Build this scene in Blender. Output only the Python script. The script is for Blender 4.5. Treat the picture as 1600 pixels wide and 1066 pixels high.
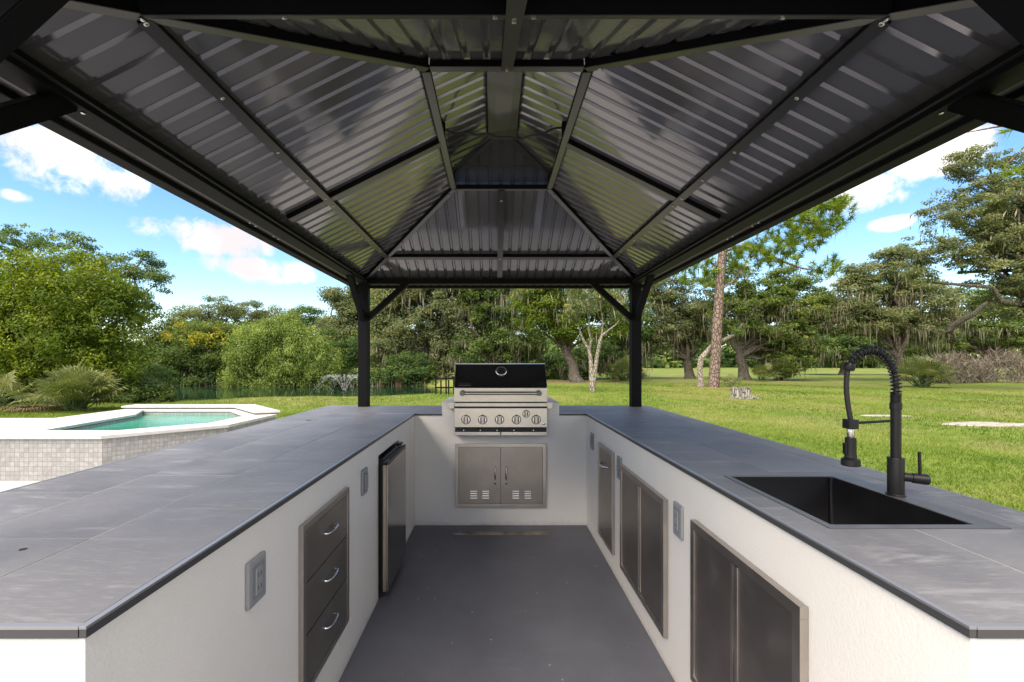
import bpy, bmesh, math, random
import numpy as np
from mathutils import Vector, Matrix
R = math.radians
S = bpy.context.scene
COL = S.collection
for o in list(bpy.data.objects):
    bpy.data.objects.remove(o)

# ------------------------------------------------------------------ camera
CX, CH, FPX = -0.053, 1.331, 711.0          # camera x, eye height, focal length in photo pixels (16 mm lens)
cam_d = bpy.data.cameras.new('camera'); cam_d.sensor_width = 36; cam_d.lens = 16.0
cam_d.shift_x = 0.0175; cam_d.shift_y = 0.0206; cam_d.clip_start = 0.02; cam_d.clip_end = 3000
cam = bpy.data.objects.new('camera', cam_d); COL.objects.link(cam)
cam.location = (CX, 0, CH); cam.rotation_euler = (R(90), 0, 0); S.camera = cam

# ------------------------------------------------------------------ light
SUN_EL, SUN_AZ = R(54), R(212)              # hazy sun behind thin cloud, behind the camera and a little to the left
sun_d = bpy.data.lights.new('sun', 'SUN'); sun_d.energy = 0.9; sun_d.angle = R(60); sun_d.color = (1.0, 0.95, 0.86)
sun = bpy.data.objects.new('sun', sun_d); COL.objects.link(sun)
sdir = Vector((math.sin(SUN_AZ)*math.cos(SUN_EL), math.cos(SUN_AZ)*math.cos(SUN_EL), math.sin(SUN_EL)))
sun.rotation_euler = sdir.to_track_quat('Z', 'Y').to_euler()
S.view_settings.view_transform = 'Standard'; S.view_settings.look = 'None'
S.view_settings.exposure = 3.25; S.view_settings.gamma = 1.0
S.view_settings.use_white_balance = True; S.view_settings.white_balance_temperature = 7200; S.view_settings.white_balance_tint = 14   # camera balanced for open shade
S.cycles.max_bounces = 10; S.cycles.diffuse_bounces = 5; S.cycles.glossy_bounces = 4
S.cycles.transparent_max_bounces = 16; S.cycles.caustics_reflective = False; S.cycles.caustics_refractive = False
S.cycles.sample_clamp_indirect = 6.0

class NT:
    """small helper to write node trees"""
    def __init__(s, tree): s.t = tree; tree.nodes.clear()
    def n(s, typ, ins=None, **kw):
        nd = s.t.nodes.new(typ)
        for k, v in kw.items(): setattr(nd, k, v)
        for k, v in (ins or {}).items():
            if hasattr(v, 'is_linked') or hasattr(v, 'links'): s.t.links.new(v, nd.inputs[k])
            else: nd.inputs[k].default_value = v
        return nd
    def m(s, op, a, b=0.0, c=None):
        ins = {0: a, 1: b}
        if c is not None: ins[2] = c
        return s.n('ShaderNodeMath', ins, operation=op).outputs[0]
    def mix(s, f, a, b, blend='MIX'):
        nd = s.n('ShaderNodeMix', {0: f, 6: a, 7: b}, data_type='RGBA', blend_type=blend)
        return nd.outputs[2]
    def noise(s, vec, scale, detail=4, rough=0.5, dist=0.0):
        return s.n('ShaderNodeTexNoise', {'Vector': vec, 'Scale': scale, 'Detail': detail, 'Roughness': rough, 'Distortion': dist}).outputs[0]
    def ramp(s, f, stops):
        nd = s.n('ShaderNodeValToRGB', {0: f}); cr = nd.color_ramp
        while len(cr.elements) < len(stops): cr.elements.new(0.5)
        for e, (p, c) in zip(cr.elements, stops):
            e.position = p; e.color = (c[0], c[1], c[2], 1)
        return nd.outputs[0]
    def smooth(s, v, a, b):
        return s.n('ShaderNodeMapRange', {0: v, 1: a, 2: b, 3: 0.0, 4: 1.0}, interpolation_type='SMOOTHSTEP').outputs[0]

def make_world():
    w = bpy.data.worlds.new('World'); S.world = w; w.use_nodes = True
    T = NT(w.node_tree)
    sky = T.n('ShaderNodeTexSky', sky_type='NISHITA'); sky.sun_disc = False
    sky.sun_elevation = SUN_EL; sky.sun_rotation = SUN_AZ; sky.air_density = 1.0; sky.dust_density = 0.3; sky.ozone_density = 2.0
    blue = T.n('ShaderNodeHueSaturation', {'Saturation': 1.28, 'Value': 0.52, 'Color': sky.outputs[0]}).outputs[0]
    tc = T.n('ShaderNodeTexCoord').outputs['Generated']
    xyz = T.n('ShaderNodeSeparateXYZ', {0: tc})
    x, y, z = xyz.outputs
    az = T.m('ARCTAN2', x, y); el = T.m('ARCSINE', z)
    zz = T.m('MAXIMUM', T.m('ADD', z, 0.12), 0.05)
    flat = T.n('ShaderNodeCombineXYZ', {0: T.m('DIVIDE', x, zz), 1: T.m('DIVIDE', y, zz), 2: 0.0}).outputs[0]
    nz = T.noise(tc, 7.0, 7, 0.6, 0.3)
    nz2 = T.noise(tc, 2.4, 3, 0.5)
    nz3 = T.noise(tc, 26.0, 6, 0.62, 0.5)
    rag = T.m('ADD', T.m('ADD', T.m('MULTIPLY', T.m('SUBTRACT', nz, 0.5), 4.6), T.m('MULTIPLY', T.m('SUBTRACT', nz3, 0.5), 2.2)), T.m('MULTIPLY', T.m('SUBTRACT', nz2, 0.5), 1.5))
    def ae(px, py):
        v = Vector(((px-772)/FPX, 1, (566-py)/FPX)).normalized()
        return math.atan2(v.x, v.y), math.asin(v.z)
    best = None
    for px, py, rx, ry in ((60, 235, 200, 62), (330, 375, 110, 30), (395, 421, 105, 22), (20, 306, 34, 12), (1330, 305, 95, 34),
                           (1470, 240, 120, 40), (1385, 350, 40, 12), (-60, 150, 160, 60), (700, 200, 130, 40), (1000, 330, 120, 30)):
        a0, e0 = ae(px, py); a1, _ = ae(px+rx, py); _, e1 = ae(px, py-ry)
        u = T.m('DIVIDE', T.m('SUBTRACT', az, a0), abs(a1-a0)); v = T.m('DIVIDE', T.m('SUBTRACT', el, e0), abs(e1-e0))
        d = T.m('SUBTRACT', 1.0, T.m('ADD', T.m('MULTIPLY', u, u), T.m('MULTIPLY', v, v)))
        best = d if best is None else T.m('MAXIMUM', best, d)
    dens = T.smooth(T.m('ADD', best, rag), -0.1, 0.9)
    # broken cumulus over the rest of the sky
    fn = T.noise(flat, 1.1, 6, 0.55, 0.2)
    gen = T.smooth(fn, 0.40, 0.54)
    seen = T.m('MULTIPLY', T.smooth(y, 0.35, 0.6), T.smooth(z, 0.72, 0.5))
    dens = T.m('MAXIMUM', dens, T.m('MULTIPLY', gen, T.m('SUBTRACT', 1.0, seen)))
    dens = T.m('MULTIPLY', dens, T.smooth(z, -0.02, 0.06))
    shade = T.smooth(T.noise(tc, 5.0, 5, 0.6), 0.35, 0.62)
    cloud = T.mix(shade, (1.75, 1.65, 1.70, 1), (2.75, 2.68, 2.62, 1))
    colr = T.mix(T.m('MULTIPLY', dens, 0.90), blue, cloud)
    bg = T.n('ShaderNodeBackground', {'Color': colr, 'Strength': 0.061})
    out = T.n('ShaderNodeOutputWorld', {0: bg.outputs[0]})
make_world()

# ------------------------------------------------------------------ materials
def new_mat(name):
    m = bpy.data.materials.new(name); m.use_nodes = True
    return m, NT(m.node_tree)
def finish(T, bsdf, disp=None):
    T.n('ShaderNodeOutputMaterial', {0: bsdf})
def obj_co(T): return T.n('ShaderNodeTexCoord').outputs['Object']
def geo_co(T): return T.n('ShaderNodeNewGeometry').outputs['Position']

def simple(name, col, rough=0.5, metal=0.0, bump=0.0, bscale=60, var=0.0, spec=0.5, coat=0.0, rvar=0.0, aniso=0.0):
    m, T = new_mat(name); co = geo_co(T)
    c = (*col, 1)
    if var:
        n = T.noise(co, 9, 5, 0.6)
        c = T.mix(T.smooth(n, 0.3, 0.7), (*[v*(1-var) for v in col], 1), (*[min(1, v*(1+var)) for v in col], 1))
    ins = {'Base Color': c, 'Roughness': rough, 'Metallic': metal, 'Specular IOR Level': spec, 'Coat Weight': coat, 'Anisotropic': aniso}
    if rvar:
        ins['Roughness'] = T.m('ADD', rough, T.m('MULTIPLY', T.m('SUBTRACT', T.noise(co, 14, 4, 0.6), 0.5), rvar*2))
    if bump:
        b = T.n('ShaderNodeBump', {'Strength': bump, 'Distance': 0.01, 'Height': T.noise(co, bscale, 5, 0.6)})
        ins['Normal'] = b.outputs[0]
    p = T.n('ShaderNodeBsdfPrincipled', ins)
    finish(T, p.outputs[0]); return m

def stucco():
    m, T = new_mat('stucco'); co = geo_co(T)
    big = T.noise(co, 1.6, 4, 0.6); fine = T.noise(co, 120, 4, 0.65); mid = T.noise(co, 34, 3, 0.5)
    col = T.mix(T.smooth(big, 0.35, 0.7), (0.74, 0.715, 0.672, 1), (0.79, 0.765, 0.725, 1))
    col = T.mix(T.m('MULTIPLY', T.smooth(T.noise(co, 190, 3, 0.6), 0.46, 0.70), 0.24), col, (0.56, 0.54, 0.505, 1))
    z = T.n('ShaderNodeSeparateXYZ', {0: co}).outputs[2]
    scuff = T.m('MULTIPLY', T.smooth(T.m('ADD', z, T.m('MULTIPLY', T.noise(co, 22, 4, 0.7), 0.10)), 0.10, 0.03), 0.55)
    col = T.mix(scuff, col, (0.42, 0.40, 0.37, 1))
    h = T.m('ADD', T.m('MULTIPLY', fine, 0.9), T.m('MULTIPLY', mid, 0.3))
    b = T.n('ShaderNodeBump', {'Strength': 0.25, 'Distance': 0.005, 'Height': h})
    p = T.n('ShaderNodeBsdfPrincipled', {'Base Color': col, 'Roughness': 0.8, 'Normal': b.outputs[0], 'Specular IOR Level': 0.3})
    finish(T, p.outputs[0]); return m

def slate():
    m, T = new_mat('slate_tile'); co = geo_co(T)
    rnd = T.n('ShaderNodeObjectInfo').outputs['Random']
    off = T.n('ShaderNodeVectorMath', {0: co, 1: T.n('ShaderNodeCombineXYZ', {0: T.m('MULTIPLY', rnd, 37.0), 1: T.m('MULTIPLY', rnd, 91.0), 2: 0.0}).outputs[0]}, operation='ADD').outputs[0]
    st = T.n('ShaderNodeMapping', {0: off, 'Rotation': (0, 0, R(35)), 'Scale': (1.0, 4.2, 1)}).outputs[0]
    a = T.noise(st, 3.2, 8, 0.68, 0.6); bq = T.noise(off, 2.4, 5, 0.6); c = T.noise(st, 26, 5, 0.7)
    base = T.mix(T.smooth(bq, 0.3, 0.7), (0.098, 0.099, 0.107, 1), (0.152, 0.153, 0.163, 1))
    base = T.mix(T.m('MULTIPLY', T.smooth(a, 0.53, 0.72), 0.6), base, (0.29, 0.29, 0.30, 1))
    base = T.mix(T.m('MULTIPLY', T.smooth(c, 0.50, 0.68), 0.45), base, (0.20, 0.20, 0.21, 1))
    base = T.mix(T.m('MULTIPLY', rnd, 0.25), base, (0.19, 0.19, 0.20, 1))
    ro = T.m('ADD', 0.42, T.m('MULTIPLY', T.smooth(c, 0.3, 0.7), 0.16))
    bp = T.n('ShaderNodeBump', {'Strength': 0.12, 'Distance': 0.004, 'Height': c})
    p = T.n('ShaderNodeBsdfPrincipled', {'Base Color': base, 'Roughness': ro, 'Normal': bp.outputs[0], 'Specular IOR Level': 0.5})
    finish(T, p.outputs[0]); return m

def floor_paint():
    m, T = new_mat('floor_paint'); co = geo_co(T)
    a = T.noise(co, 1.3, 6, 0.65); b = T.noise(co, 55, 4, 0.6)
    col = T.mix(T.smooth(a, 0.35, 0.7), (0.098, 0.101, 0.120, 1), (0.130, 0.134, 0.157, 1))
    v = T.n('ShaderNodeTexVoronoi', {'Vector': co, 'Scale': 13.0}, feature='F1')
    speck = T.m('MULTIPLY', T.smooth(v.outputs[0], 0.10, 0.05), T.smooth(T.noise(co, 3.0, 2), 0.44, 0.56))
    col = T.mix(T.m('MULTIPLY', speck, 0.6), col, (0.4, 0.39, 0.38, 1))
    scuff = T.smooth(T.noise(T.n('ShaderNodeMapping', {0: co, 'Rotation': (0, 0, 0.9), 'Scale': (1, 7, 1)}).outputs[0], 4, 6, 0.7), 0.60, 0.72)
    col = T.mix(T.m('MULTIPLY', scuff, 0.32), col, (0.21, 0.208, 0.21, 1))
    bp = T.n('ShaderNodeBump', {'Strength': 0.25, 'Distance': 0.004, 'Height': b})
    p = T.n('ShaderNodeBsdfPrincipled', {'Base Color': col, 'Roughness': 0.5, 'Normal': bp.outputs[0]})
    finish(T, p.outputs[0]); return m

def steel(name, col=(0.52, 0.49, 0.46), rough=0.27, along='z', smear=0.0):
    m, T = new_mat(name); co = geo_co(T)
    sc = {'z': (300, 300, 6), 'x': (6, 300, 300), 'y': (300, 6, 300)}[along]
    br = T.noise(T.n('ShaderNodeMapping', {0: co, 'Scale': sc}).outputs[0], 1.0, 3, 0.6)
    blot = T.noise(co, 6, 5, 0.6)
    c = T.mix(T.smooth(blot, 0.35, 0.7), (*[v*0.86 for v in col], 1), (*col, 1))
    c = T.mix(T.m('MULTIPLY', br, 0.25), c, (*[v*0.6 for v in col], 1))
    ro = T.m('ADD', rough, T.m('ADD', T.m('MULTIPLY', br, 0.10), T.m('MULTIPLY', T.smooth(blot, 0.5, 0.75), 0.08)))
    bp = T.n('ShaderNodeBump', {'Strength': 0.06, 'Distance': 0.001, 'Height': br})
    p = T.n('ShaderNodeBsdfPrincipled', {'Base Color': c, 'Metallic': 1.0, 'Roughness': ro, 'Normal': bp.outputs[0]})
    finish(T, p.outputs[0]); return m

def roof_metal():
    m, T = new_mat('roof_sheet'); co = geo_co(T)
    w = T.noise(co, 2.6, 3, 0.5, 0.4); d = T.noise(co, 60, 4, 0.6)
    bp = T.n('ShaderNodeBump', {'Strength': 0.14, 'Distance': 0.02, 'Height': w})
    dust = T.smooth(T.noise(co, 5, 6, 0.7), 0.5, 0.8)
    col = T.mix(T.m('MULTIPLY', dust, 0.35), (0.215, 0.213, 0.228, 1), (0.235, 0.23, 0.232, 1))
    ro = T.m('ADD', 0.075, T.m('ADD', T.m('MULTIPLY', dust, 0.09), T.m('MULTIPLY', d, 0.03)))
    p = T.n('ShaderNodeBsdfPrincipled', {'Base Color': col, 'Roughness': ro, 'Metallic': 0.55, 'IOR': 1.6, 'Normal': bp.outputs[0]})
    finish(T, p.outputs[0]); return m

def leaf_mat(name, stops, trans=0.35, rough=0.5):
    """foliage; 'tint' is each leaf's own colour value (young, old, dry leaves)"""
    m, T = new_mat(name)
    t = T.n('ShaderNodeAttribute', attribute_name='tint').outputs['Fac']
    c = T.ramp(t, stops)
    d = T.n('ShaderNodeBsdfPrincipled', {'Base Color': c, 'Roughness': max(rough, 0.6), 'Specular IOR Level': 0.12})
    c2 = T.mix(0.5, c, (1.0, 1.0, 0.35, 1), 'MULTIPLY')
    tr = T.n('ShaderNodeBsdfTranslucent', {'Color': T.n('ShaderNodeHueSaturation', {'Value': 1.5, 'Saturation': 1.1, 'Color': c2}).outputs[0]})
    mx = T.n('ShaderNodeMixShader', {0: trans, 1: d.outputs[0], 2: tr.outputs[0]})
    finish(T, mx.outputs[0]); return m

def bark(name, dark, light, scale=(9, 9, 2.2)):
    m, T = new_mat(name); co = geo_co(T)
    mp = T.n('ShaderNodeMapping', {0: co, 'Scale': scale}).outputs[0]
    v = T.n('ShaderNodeTexVoronoi', {'Vector': mp, 'Scale': 1.6}, feature='DISTANCE_TO_EDGE').outputs[0]
    n = T.noise(mp, 2.2, 6, 0.7)
    f = T.m('MULTIPLY', T.smooth(v, 0.0, 0.16), T.m('ADD', 0.35, n))
    col = T.mix(f, (*dark, 1), (*light, 1))
    bp = T.n('ShaderNodeBump', {'Strength': 0.8, 'Distance': 0.05, 'Height': f})
    p = T.n('ShaderNodeBsdfPrincipled', {'Base Color': col, 'Roughness': 0.9, 'Normal': bp.outputs[0], 'Specular IOR Level': 0.2})
    finish(T, p.outputs[0]); return m

def lawn_mat():
    m, T = new_mat('lawn'); co = geo_co(T)
    a = T.noise(co, 0.16, 5, 0.6, 0.4); b = T.noise(co, 0.9, 6, 0.65); c = T.noise(co, 14, 5, 0.7); e = T.noise(co, 0.42, 4, 0.6)
    g = T.mix(T.smooth(b, 0.3, 0.7), (0.092, 0.148, 0.021, 1), (0.165, 0.220, 0.038, 1))
    g = T.mix(T.m('MULTIPLY', T.smooth(a, 0.45, 0.60), 0.75), g, (0.225, 0.215, 0.07, 1))
    g = T.mix(T.m('MULTIPLY', T.smooth(e, 0.54, 0.66), 0.6), g, (0.20, 0.175, 0.085, 1))
    g = T.mix(T.m('MULTIPLY', c, 0.45), g, (0.055, 0.09, 0.013, 1))
    bp = T.n('ShaderNodeBump', {'Strength': 0.6, 'Distance': 0.04, 'Height': c})
    p = T.n('ShaderNodeBsdfPrincipled', {'Base Color': g, 'Roughness': 0.85, 'Normal': bp.outputs[0], 'Specular IOR Level': 0.15})
    finish(T, p.outputs[0]); return m

def mosaic():
    m, T = new_mat('mosaic_tile'); co = geo_co(T)
    # unrolled coordinate: x+y along the wall, z up
    s = T.n('ShaderNodeSeparateXYZ', {0: co})
    u = T.m('ADD', s.outputs[0], T.m('MULTIPLY', s.outputs[1], 0.83))
    vec = T.n('ShaderNodeCombineXYZ', {0: u, 1: s.outputs[2], 2: 0.0}).outputs[0]
    br = T.n('ShaderNodeTexBrick', {'Vector': vec, 'Color1': (0.245, 0.243, 0.24, 1), 'Color2': (0.335, 0.332, 0.328, 1), 'Mortar': (0.205, 0.203, 0.2, 1),
             'Scale': 1.0, 'Mortar Size': 0.0032, 'Bias': 0.1, 'Brick Width': 0.052, 'Row Height': 0.052}, offset=0.0)
    vein = T.noise(co, 22, 5, 0.7)
    c = T.mix(T.m('MULTIPLY', T.smooth(vein, 0.4, 0.7), 0.5), br.outputs[0], (0.165, 0.162, 0.158, 1))
    bp = T.n('ShaderNodeBump', {'Strength': 0.5, 'Distance': 0.004, 'Height': T.m('SUBTRACT', 1.0, br.outputs[1])})
    p = T.n('ShaderNodeBsdfPrincipled', {'Base Color': c, 'Roughness': 0.55, 'Normal': bp.outputs[0]})
    finish(T, p.outputs[0]); return m

def water(name, deep, pale, wav, rough=0.02, scale=1.0, px=None):
    m, T = new_mat(name); co = geo_co(T)
    n = T.noise(T.n('ShaderNodeMapping', {0: co, 'Scale': (1, 1.6, 1)}).outputs[0], scale, 4, 0.6, 0.3)
    bp = T.n('ShaderNodeBump', {'Strength': wav, 'Distance': 0.05, 'Height': n})
    c = T.mix(T.smooth(T.noise(co, 0.7, 3), 0.35, 0.65), (*deep, 1), (*pale, 1))
    p = T.n('ShaderNodeBsdfPrincipled', {'Base Color': c, 'Roughness': rough, 'IOR': 1.33, 'Normal': bp.outputs[0]})
    finish(T, p.outputs[0]); return m

M = {}
M['stucco'] = stucco(); M['slate'] = slate(); M['floor'] = floor_paint()
M['edge'] = simple('edge_tile', (0.045, 0.046, 0.05), 0.4)
M['trim'] = simple('trim_strip', (0.30, 0.30, 0.315), 0.35, 0.6, rvar=0.06)
M['grout'] = simple('grout', (0.42, 0.415, 0.41), 0.8)
M['steel'] = steel('brushed_steel', (0.62, 0.58, 0.54), 0.26, 'x')
M['steel_v'] = steel('door_steel', (0.40, 0.365, 0.335), 0.34, 'z')
M['steel_f'] = steel('frame_steel', (0.56, 0.51, 0.465), 0.30, 'z')
M['chrome'] = simple('chrome', (0.62, 0.605, 0.59), 0.2, 1.0)
M['black'] = simple('black_paint', (0.012, 0.012, 0.013), 0.32, spec=0.5)
M['hood'] = simple('black_enamel', (0.010, 0.010, 0.011), 0.13, spec=0.5, bump=0.04, bscale=5)
M['matteblack'] = simple('faucet_black', (0.008, 0.008, 0.009), 0.38, spec=0.4)
M['sinkblack'] = simple('sink_composite', (0.004, 0.004, 0.005), 0.45, spec=0.25, var=0.3, bump=0.08, bscale=300)
M['rubber'] = simple('rubber', (0.015, 0.015, 0.016), 0.6)
M['frame'] = simple('gazebo_frame', (0.006, 0.006, 0.0075), 0.62, bump=0.05, bscale=200, spec=0.10)
M['roof'] = roof_metal()
M['lip'] = simple('roof_lip', (0.105, 0.103, 0.106), 0.32, 0.8)
M['plate'] = simple('outlet_grey', (0.26, 0.275, 0.29), 0.5)
M['plate_d'] = simple('outlet_dark', (0.20, 0.212, 0.225), 0.5)
M['gold'] = steel('fridge_edge', (0.62, 0.53, 0.40), 0.30, 'z')
M['fdoor'] = simple('fridge_door', (0.46, 0.41, 0.37), 0.14, 1.0, rvar=0.02)
M['white'] = simple('pale_stone', (0.46, 0.455, 0.44), 0.7, var=0.08, bump=0.1, bscale=25)
M['paving'] = simple('pale_paving', (0.40, 0.395, 0.38), 0.8, var=0.12, bump=0.1, bscale=20)
M['mosaic'] = mosaic(); M['lawn'] = lawn_mat()
M['poolwater'] = water('pool_water', (0.010, 0.200, 0.125), (0.035, 0.30, 0.215), 0.22, 0.02, 5.0)
M['pond'] = water('pond_water', (0.006, 0.022, 0.012), (0.010, 0.035, 0.018), 0.06, 0.05, 3.0)
M['sand'] = simple('sand', (0.30, 0.28, 0.25), 0.9, var=0.35, bump=0.3, bscale=12)
M['mulch'] = simple('pine_straw', (0.20, 0.12, 0.075), 0.95, var=0.4, bump=0.6, bscale=14)
M['spray'] = simple('spray_water', (0.85, 0.88, 0.9), 0.4)
M['grass'] = leaf_mat('grass_blade', [(0, (0.065, 0.125, 0.016)), (0.5, (0.138, 0.208, 0.031)), (0.85, (0.234, 0.247, 0.065)), (1, (0.351, 0.305, 0.143))], 0.3, 0.6)
M['oak'] = leaf_mat('oak_leaf', [(0, (0.052, 0.091, 0.029)), (0.5, (0.128, 0.184, 0.054)), (1, (0.289, 0.337, 0.085))], 0.42)
M['oak2'] = leaf_mat('oak_leaf_grey', [(0, (0.068, 0.097, 0.046)), (0.5, (0.155, 0.186, 0.088)), (1, (0.295, 0.304, 0.146))], 0.42)
M['bright'] = leaf_mat('bright_leaf', [(0, (0.048, 0.089, 0.013)), (0.5, (0.119, 0.171, 0.026)), (1, (0.292, 0.341, 0.048))], 0.4)
M['willow'] = leaf_mat('willow_leaf', [(0, (0.089, 0.139, 0.035)), (0.5, (0.186, 0.255, 0.065)), (1, (0.325, 0.401, 0.132))], 0.35)
M['dark'] = leaf_mat('dark_leaf', [(0, (0.035, 0.072, 0.028)), (0.5, (0.091, 0.149, 0.046)), (1, (0.220, 0.290, 0.074))], 0.4)
M['pine'] = leaf_mat('pine_needle', [(0, (0.054, 0.108, 0.023)), (0.5, (0.144, 0.225, 0.036)), (1, (0.306, 0.378, 0.058))], 0.4)
M['palm'] = leaf_mat('palm_frond', [(0, (0.059, 0.096, 0.034)), (0.5, (0.139, 0.174, 0.062)), (1, (0.290, 0.282, 0.140))], 0.25, 0.4)
M['dry'] = leaf_mat('dry_frond', [(0, (0.09, 0.055, 0.035)), (0.5, (0.19, 0.125, 0.08)), (1, (0.30, 0.22, 0.15))], 0.2)
M['flower'] = leaf_mat('yellow_blossom', [(0, (0.15, 0.19, 0.02)), (0.6, (0.30, 0.26, 0.03)), (1, (0.32, 0.18, 0.03))], 0.3)
M['moss'] = leaf_mat('spanish_moss', [(0, (0.115, 0.109, 0.075)), (0.5, (0.207, 0.198, 0.138)), (1, (0.322, 0.305, 0.218))], 0.3, 0.9)
M['twig'] = leaf_mat('bare_twig', [(0, (0.12, 0.095, 0.075)), (0.5, (0.22, 0.185, 0.155)), (1, (0.33, 0.29, 0.25))], 0.1, 0.9)
M['barkoak'] = bark('oak_bark', (0.055, 0.045, 0.036), (0.17, 0.145, 0.12))
M['barkpine'] = bark('pine_bark', (0.085, 0.058, 0.045), (0.25, 0.195, 0.165), (5, 5, 2.2))
M['barkpale'] = bark('pale_bark', (0.12, 0.10, 0.08), (0.38, 0.345, 0.295), (7, 7, 4))
M['stump'] = bark('weathered_wood', (0.07, 0.065, 0.058), (0.36, 0.34, 0.31), (12, 12, 1.5))

# ------------------------------------------------------------------ object helpers
def tag(o, label=None, cat=None, group=None, kind=None):
    if label: o['label'] = label
    if cat: o['category'] = cat
    if group: o['group'] = group
    if kind: o['kind'] = kind
    return o
def link(name, me, mat, parent=None):
    o = bpy.data.objects.new(name, me); COL.objects.link(o)
    if mat is not None and not me.materials: me.materials.append(mat)
    adopt(o, parent); return o
def origin_of(p):
    v = Vector(p.location)
    return v if p.parent is None else v + Vector((0, 0, 0))
def adopt(o, parent):
    """meshes are written in world coordinates: cancel the root's own place"""
    if parent is None: return
    o.parent = parent
    root = parent if parent.parent is None else parent.parent
    if parent.parent is None: o.matrix_parent_inverse = Matrix.Translation(-Vector(root.location))
def thing(name, label, cat, loc=(0, 0, 0), group=None):
    o = bpy.data.objects.new(name, None); COL.objects.link(o); o.location = loc; o.empty_display_size = 0.2
    return tag(o, label, cat, group)
def from_bm(bm, name, smooth=False):
    bmesh.ops.recalc_face_normals(bm, faces=bm.faces)
    me = bpy.data.meshes.new(name); bm.to_mesh(me); bm.free()
    if smooth:
        me.polygons.foreach_set('use_smooth', [True]*len(me.polygons))
    return me
def smooth_angle(me, ang=35):
    try: me.set_sharp_from_angle(angle=R(ang))
    except Exception: pass
def box_bm(bm, x0, x1, y0, y1, z0, z1, bev=0.0, seg=2):
    b2 = bmesh.new()
    bmesh.ops.create_cube(b2, size=1)
    for v in b2.verts:
        v.co = Vector(((x0+x1)/2+v.co.x*(x1-x0), (y0+y1)/2+v.co.y*(y1-y0), (z0+z1)/2+v.co.z*(z1-z0)))
    if bev: bmesh.ops.bevel(b2, geom=b2.edges[:], offset=bev, segments=seg, affect='EDGES', profile=0.7)
    me = bpy.data.meshes.new('tmp'); b2.to_mesh(me); b2.free(); bm.from_mesh(me); bpy.data.meshes.remove(me)
def box(name, x0, x1, y0, y1, z0, z1, mat, parent=None, bev=0.0, seg=2):
    bm = bmesh.new(); box_bm(bm, x0, x1, y0, y1, z0, z1, bev, seg)
    return link(name, from_bm(bm, name), mat, parent)
def prism_bm(bm, pts, axis, a0, a1):
    """extrude a 2-D outline along an axis; pts are the two other coordinates in xyz order"""
    def P(u, v, a):
        return {'x': (a, u, v), 'y': (u, a, v), 'z': (u, v, a)}[axis]
    A = [bm.verts.new(P(u, v, a0)) for u, v in pts]; B = [bm.verts.new(P(u, v, a1)) for u, v in pts]
    n = len(pts); bm.faces.new(A); bm.faces.new(B[::-1])
    for i in range(n): bm.faces.new((A[i], B[i], B[(i+1) % n], A[(i+1) % n]))
def prism(name, pts, axis, a0, a1, mat, parent=None, bev=0.0):
    bm = bmesh.new(); prism_bm(bm, pts, axis, a0, a1)
    bmesh.ops.recalc_face_normals(bm, faces=bm.faces)
    if bev: bmesh.ops.bevel(bm, geom=bm.edges[:], offset=bev, segments=2, affect='EDGES', profile=0.7)
    return link(name, from_bm(bm, name), mat, parent)
def tube_arrays(paths, n=8, caps=True):
    """paths: list of (points, radii) -> verts, faces of tapered tubes"""
    V, F = [], []; base = 0
    for pts, rad in paths:
        P = [Vector(p) for p in pts]; k = len(P)
        if k < 2: continue
        t0 = (P[1]-P[0]).normalized()
        up = Vector((0, 0, 1)) if abs(t0.z) < 0.9 else Vector((1, 0, 0))
        a = t0.cross(up).normalized()
        for i in range(k):
            t = (P[min(i+1, k-1)]-P[max(i-1, 0)])
            t = t.normalized() if t.length > 1e-9 else t0
            a = (a - t*a.dot(t)); a = a.normalized() if a.length > 1e-6 else t.orthogonal().normalized()
            b = t.cross(a)
            r = rad[i] if hasattr(rad, '__len__') else rad
            for j in range(n):
                th = 2*math.pi*j/n
                V.append(P[i]+(a*math.cos(th)+b*math.sin(th))*r)
        for i in range(k-1):
            for j in range(n):
                j2 = (j+1) % n
                F.append((base+i*n+j, base+i*n+j2, base+(i+1)*n+j2, base+(i+1)*n+j))
        if caps:
            F.append(tuple(base+j for j in range(n))[::-1]); F.append(tuple(base+(k-1)*n+j for j in range(n)))
        base += k*n
    return V, F
def tubes(name, paths, mat, parent=None, n=8, sharp=40):
    V, F = tube_arrays(paths, n)
    me = bpy.data.meshes.new(name); me.from_pydata([tuple(v) for v in V], [], F); me.update()
    me.polygons.foreach_set('use_smooth', [True]*len(me.polygons)); smooth_angle(me, sharp)
    return link(name, me, mat, parent)
def tube(name, pts, rad, mat, parent=None, n=12): return tubes(name, [(pts, rad)], mat, parent, n)
def lathe(name, c, axis, prof, mat, parent=None, n=24):
    """prof: (distance along axis, radius) from the centre point c"""
    ax = Vector(axis).normalized()
    pts, rad = [], []
    V, F = [], []
    a = ax.orthogonal().normalized(); b = ax.cross(a); k = len(prof)
    for d, r in prof:
        for j in range(n):
            th = 2*math.pi*j/n; V.append(tuple(Vector(c)+ax*d+(a*math.cos(th)+b*math.sin(th))*max(r, 1e-4)))
    for i in range(k-1):
        for j in range(n):
            j2 = (j+1) % n; F.append((i*n+j, i*n+j2, (i+1)*n+j2, (i+1)*n+j))
    F.append(tuple(range(n))[::-1]); F.append(tuple((k-1)*n+j for j in range(n)))
    me = bpy.data.meshes.new(name); me.from_pydata(V, [], F); me.update()
    bm = bmesh.new(); bm.from_mesh(me); bmesh.ops.recalc_face_normals(bm, faces=bm.faces); bm.to_mesh(me); bm.free()
    me.polygons.foreach_set('use_smooth', [True]*len(me.polygons)); smooth_angle(me, 35)
    return link(name, me, mat, parent)
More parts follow.
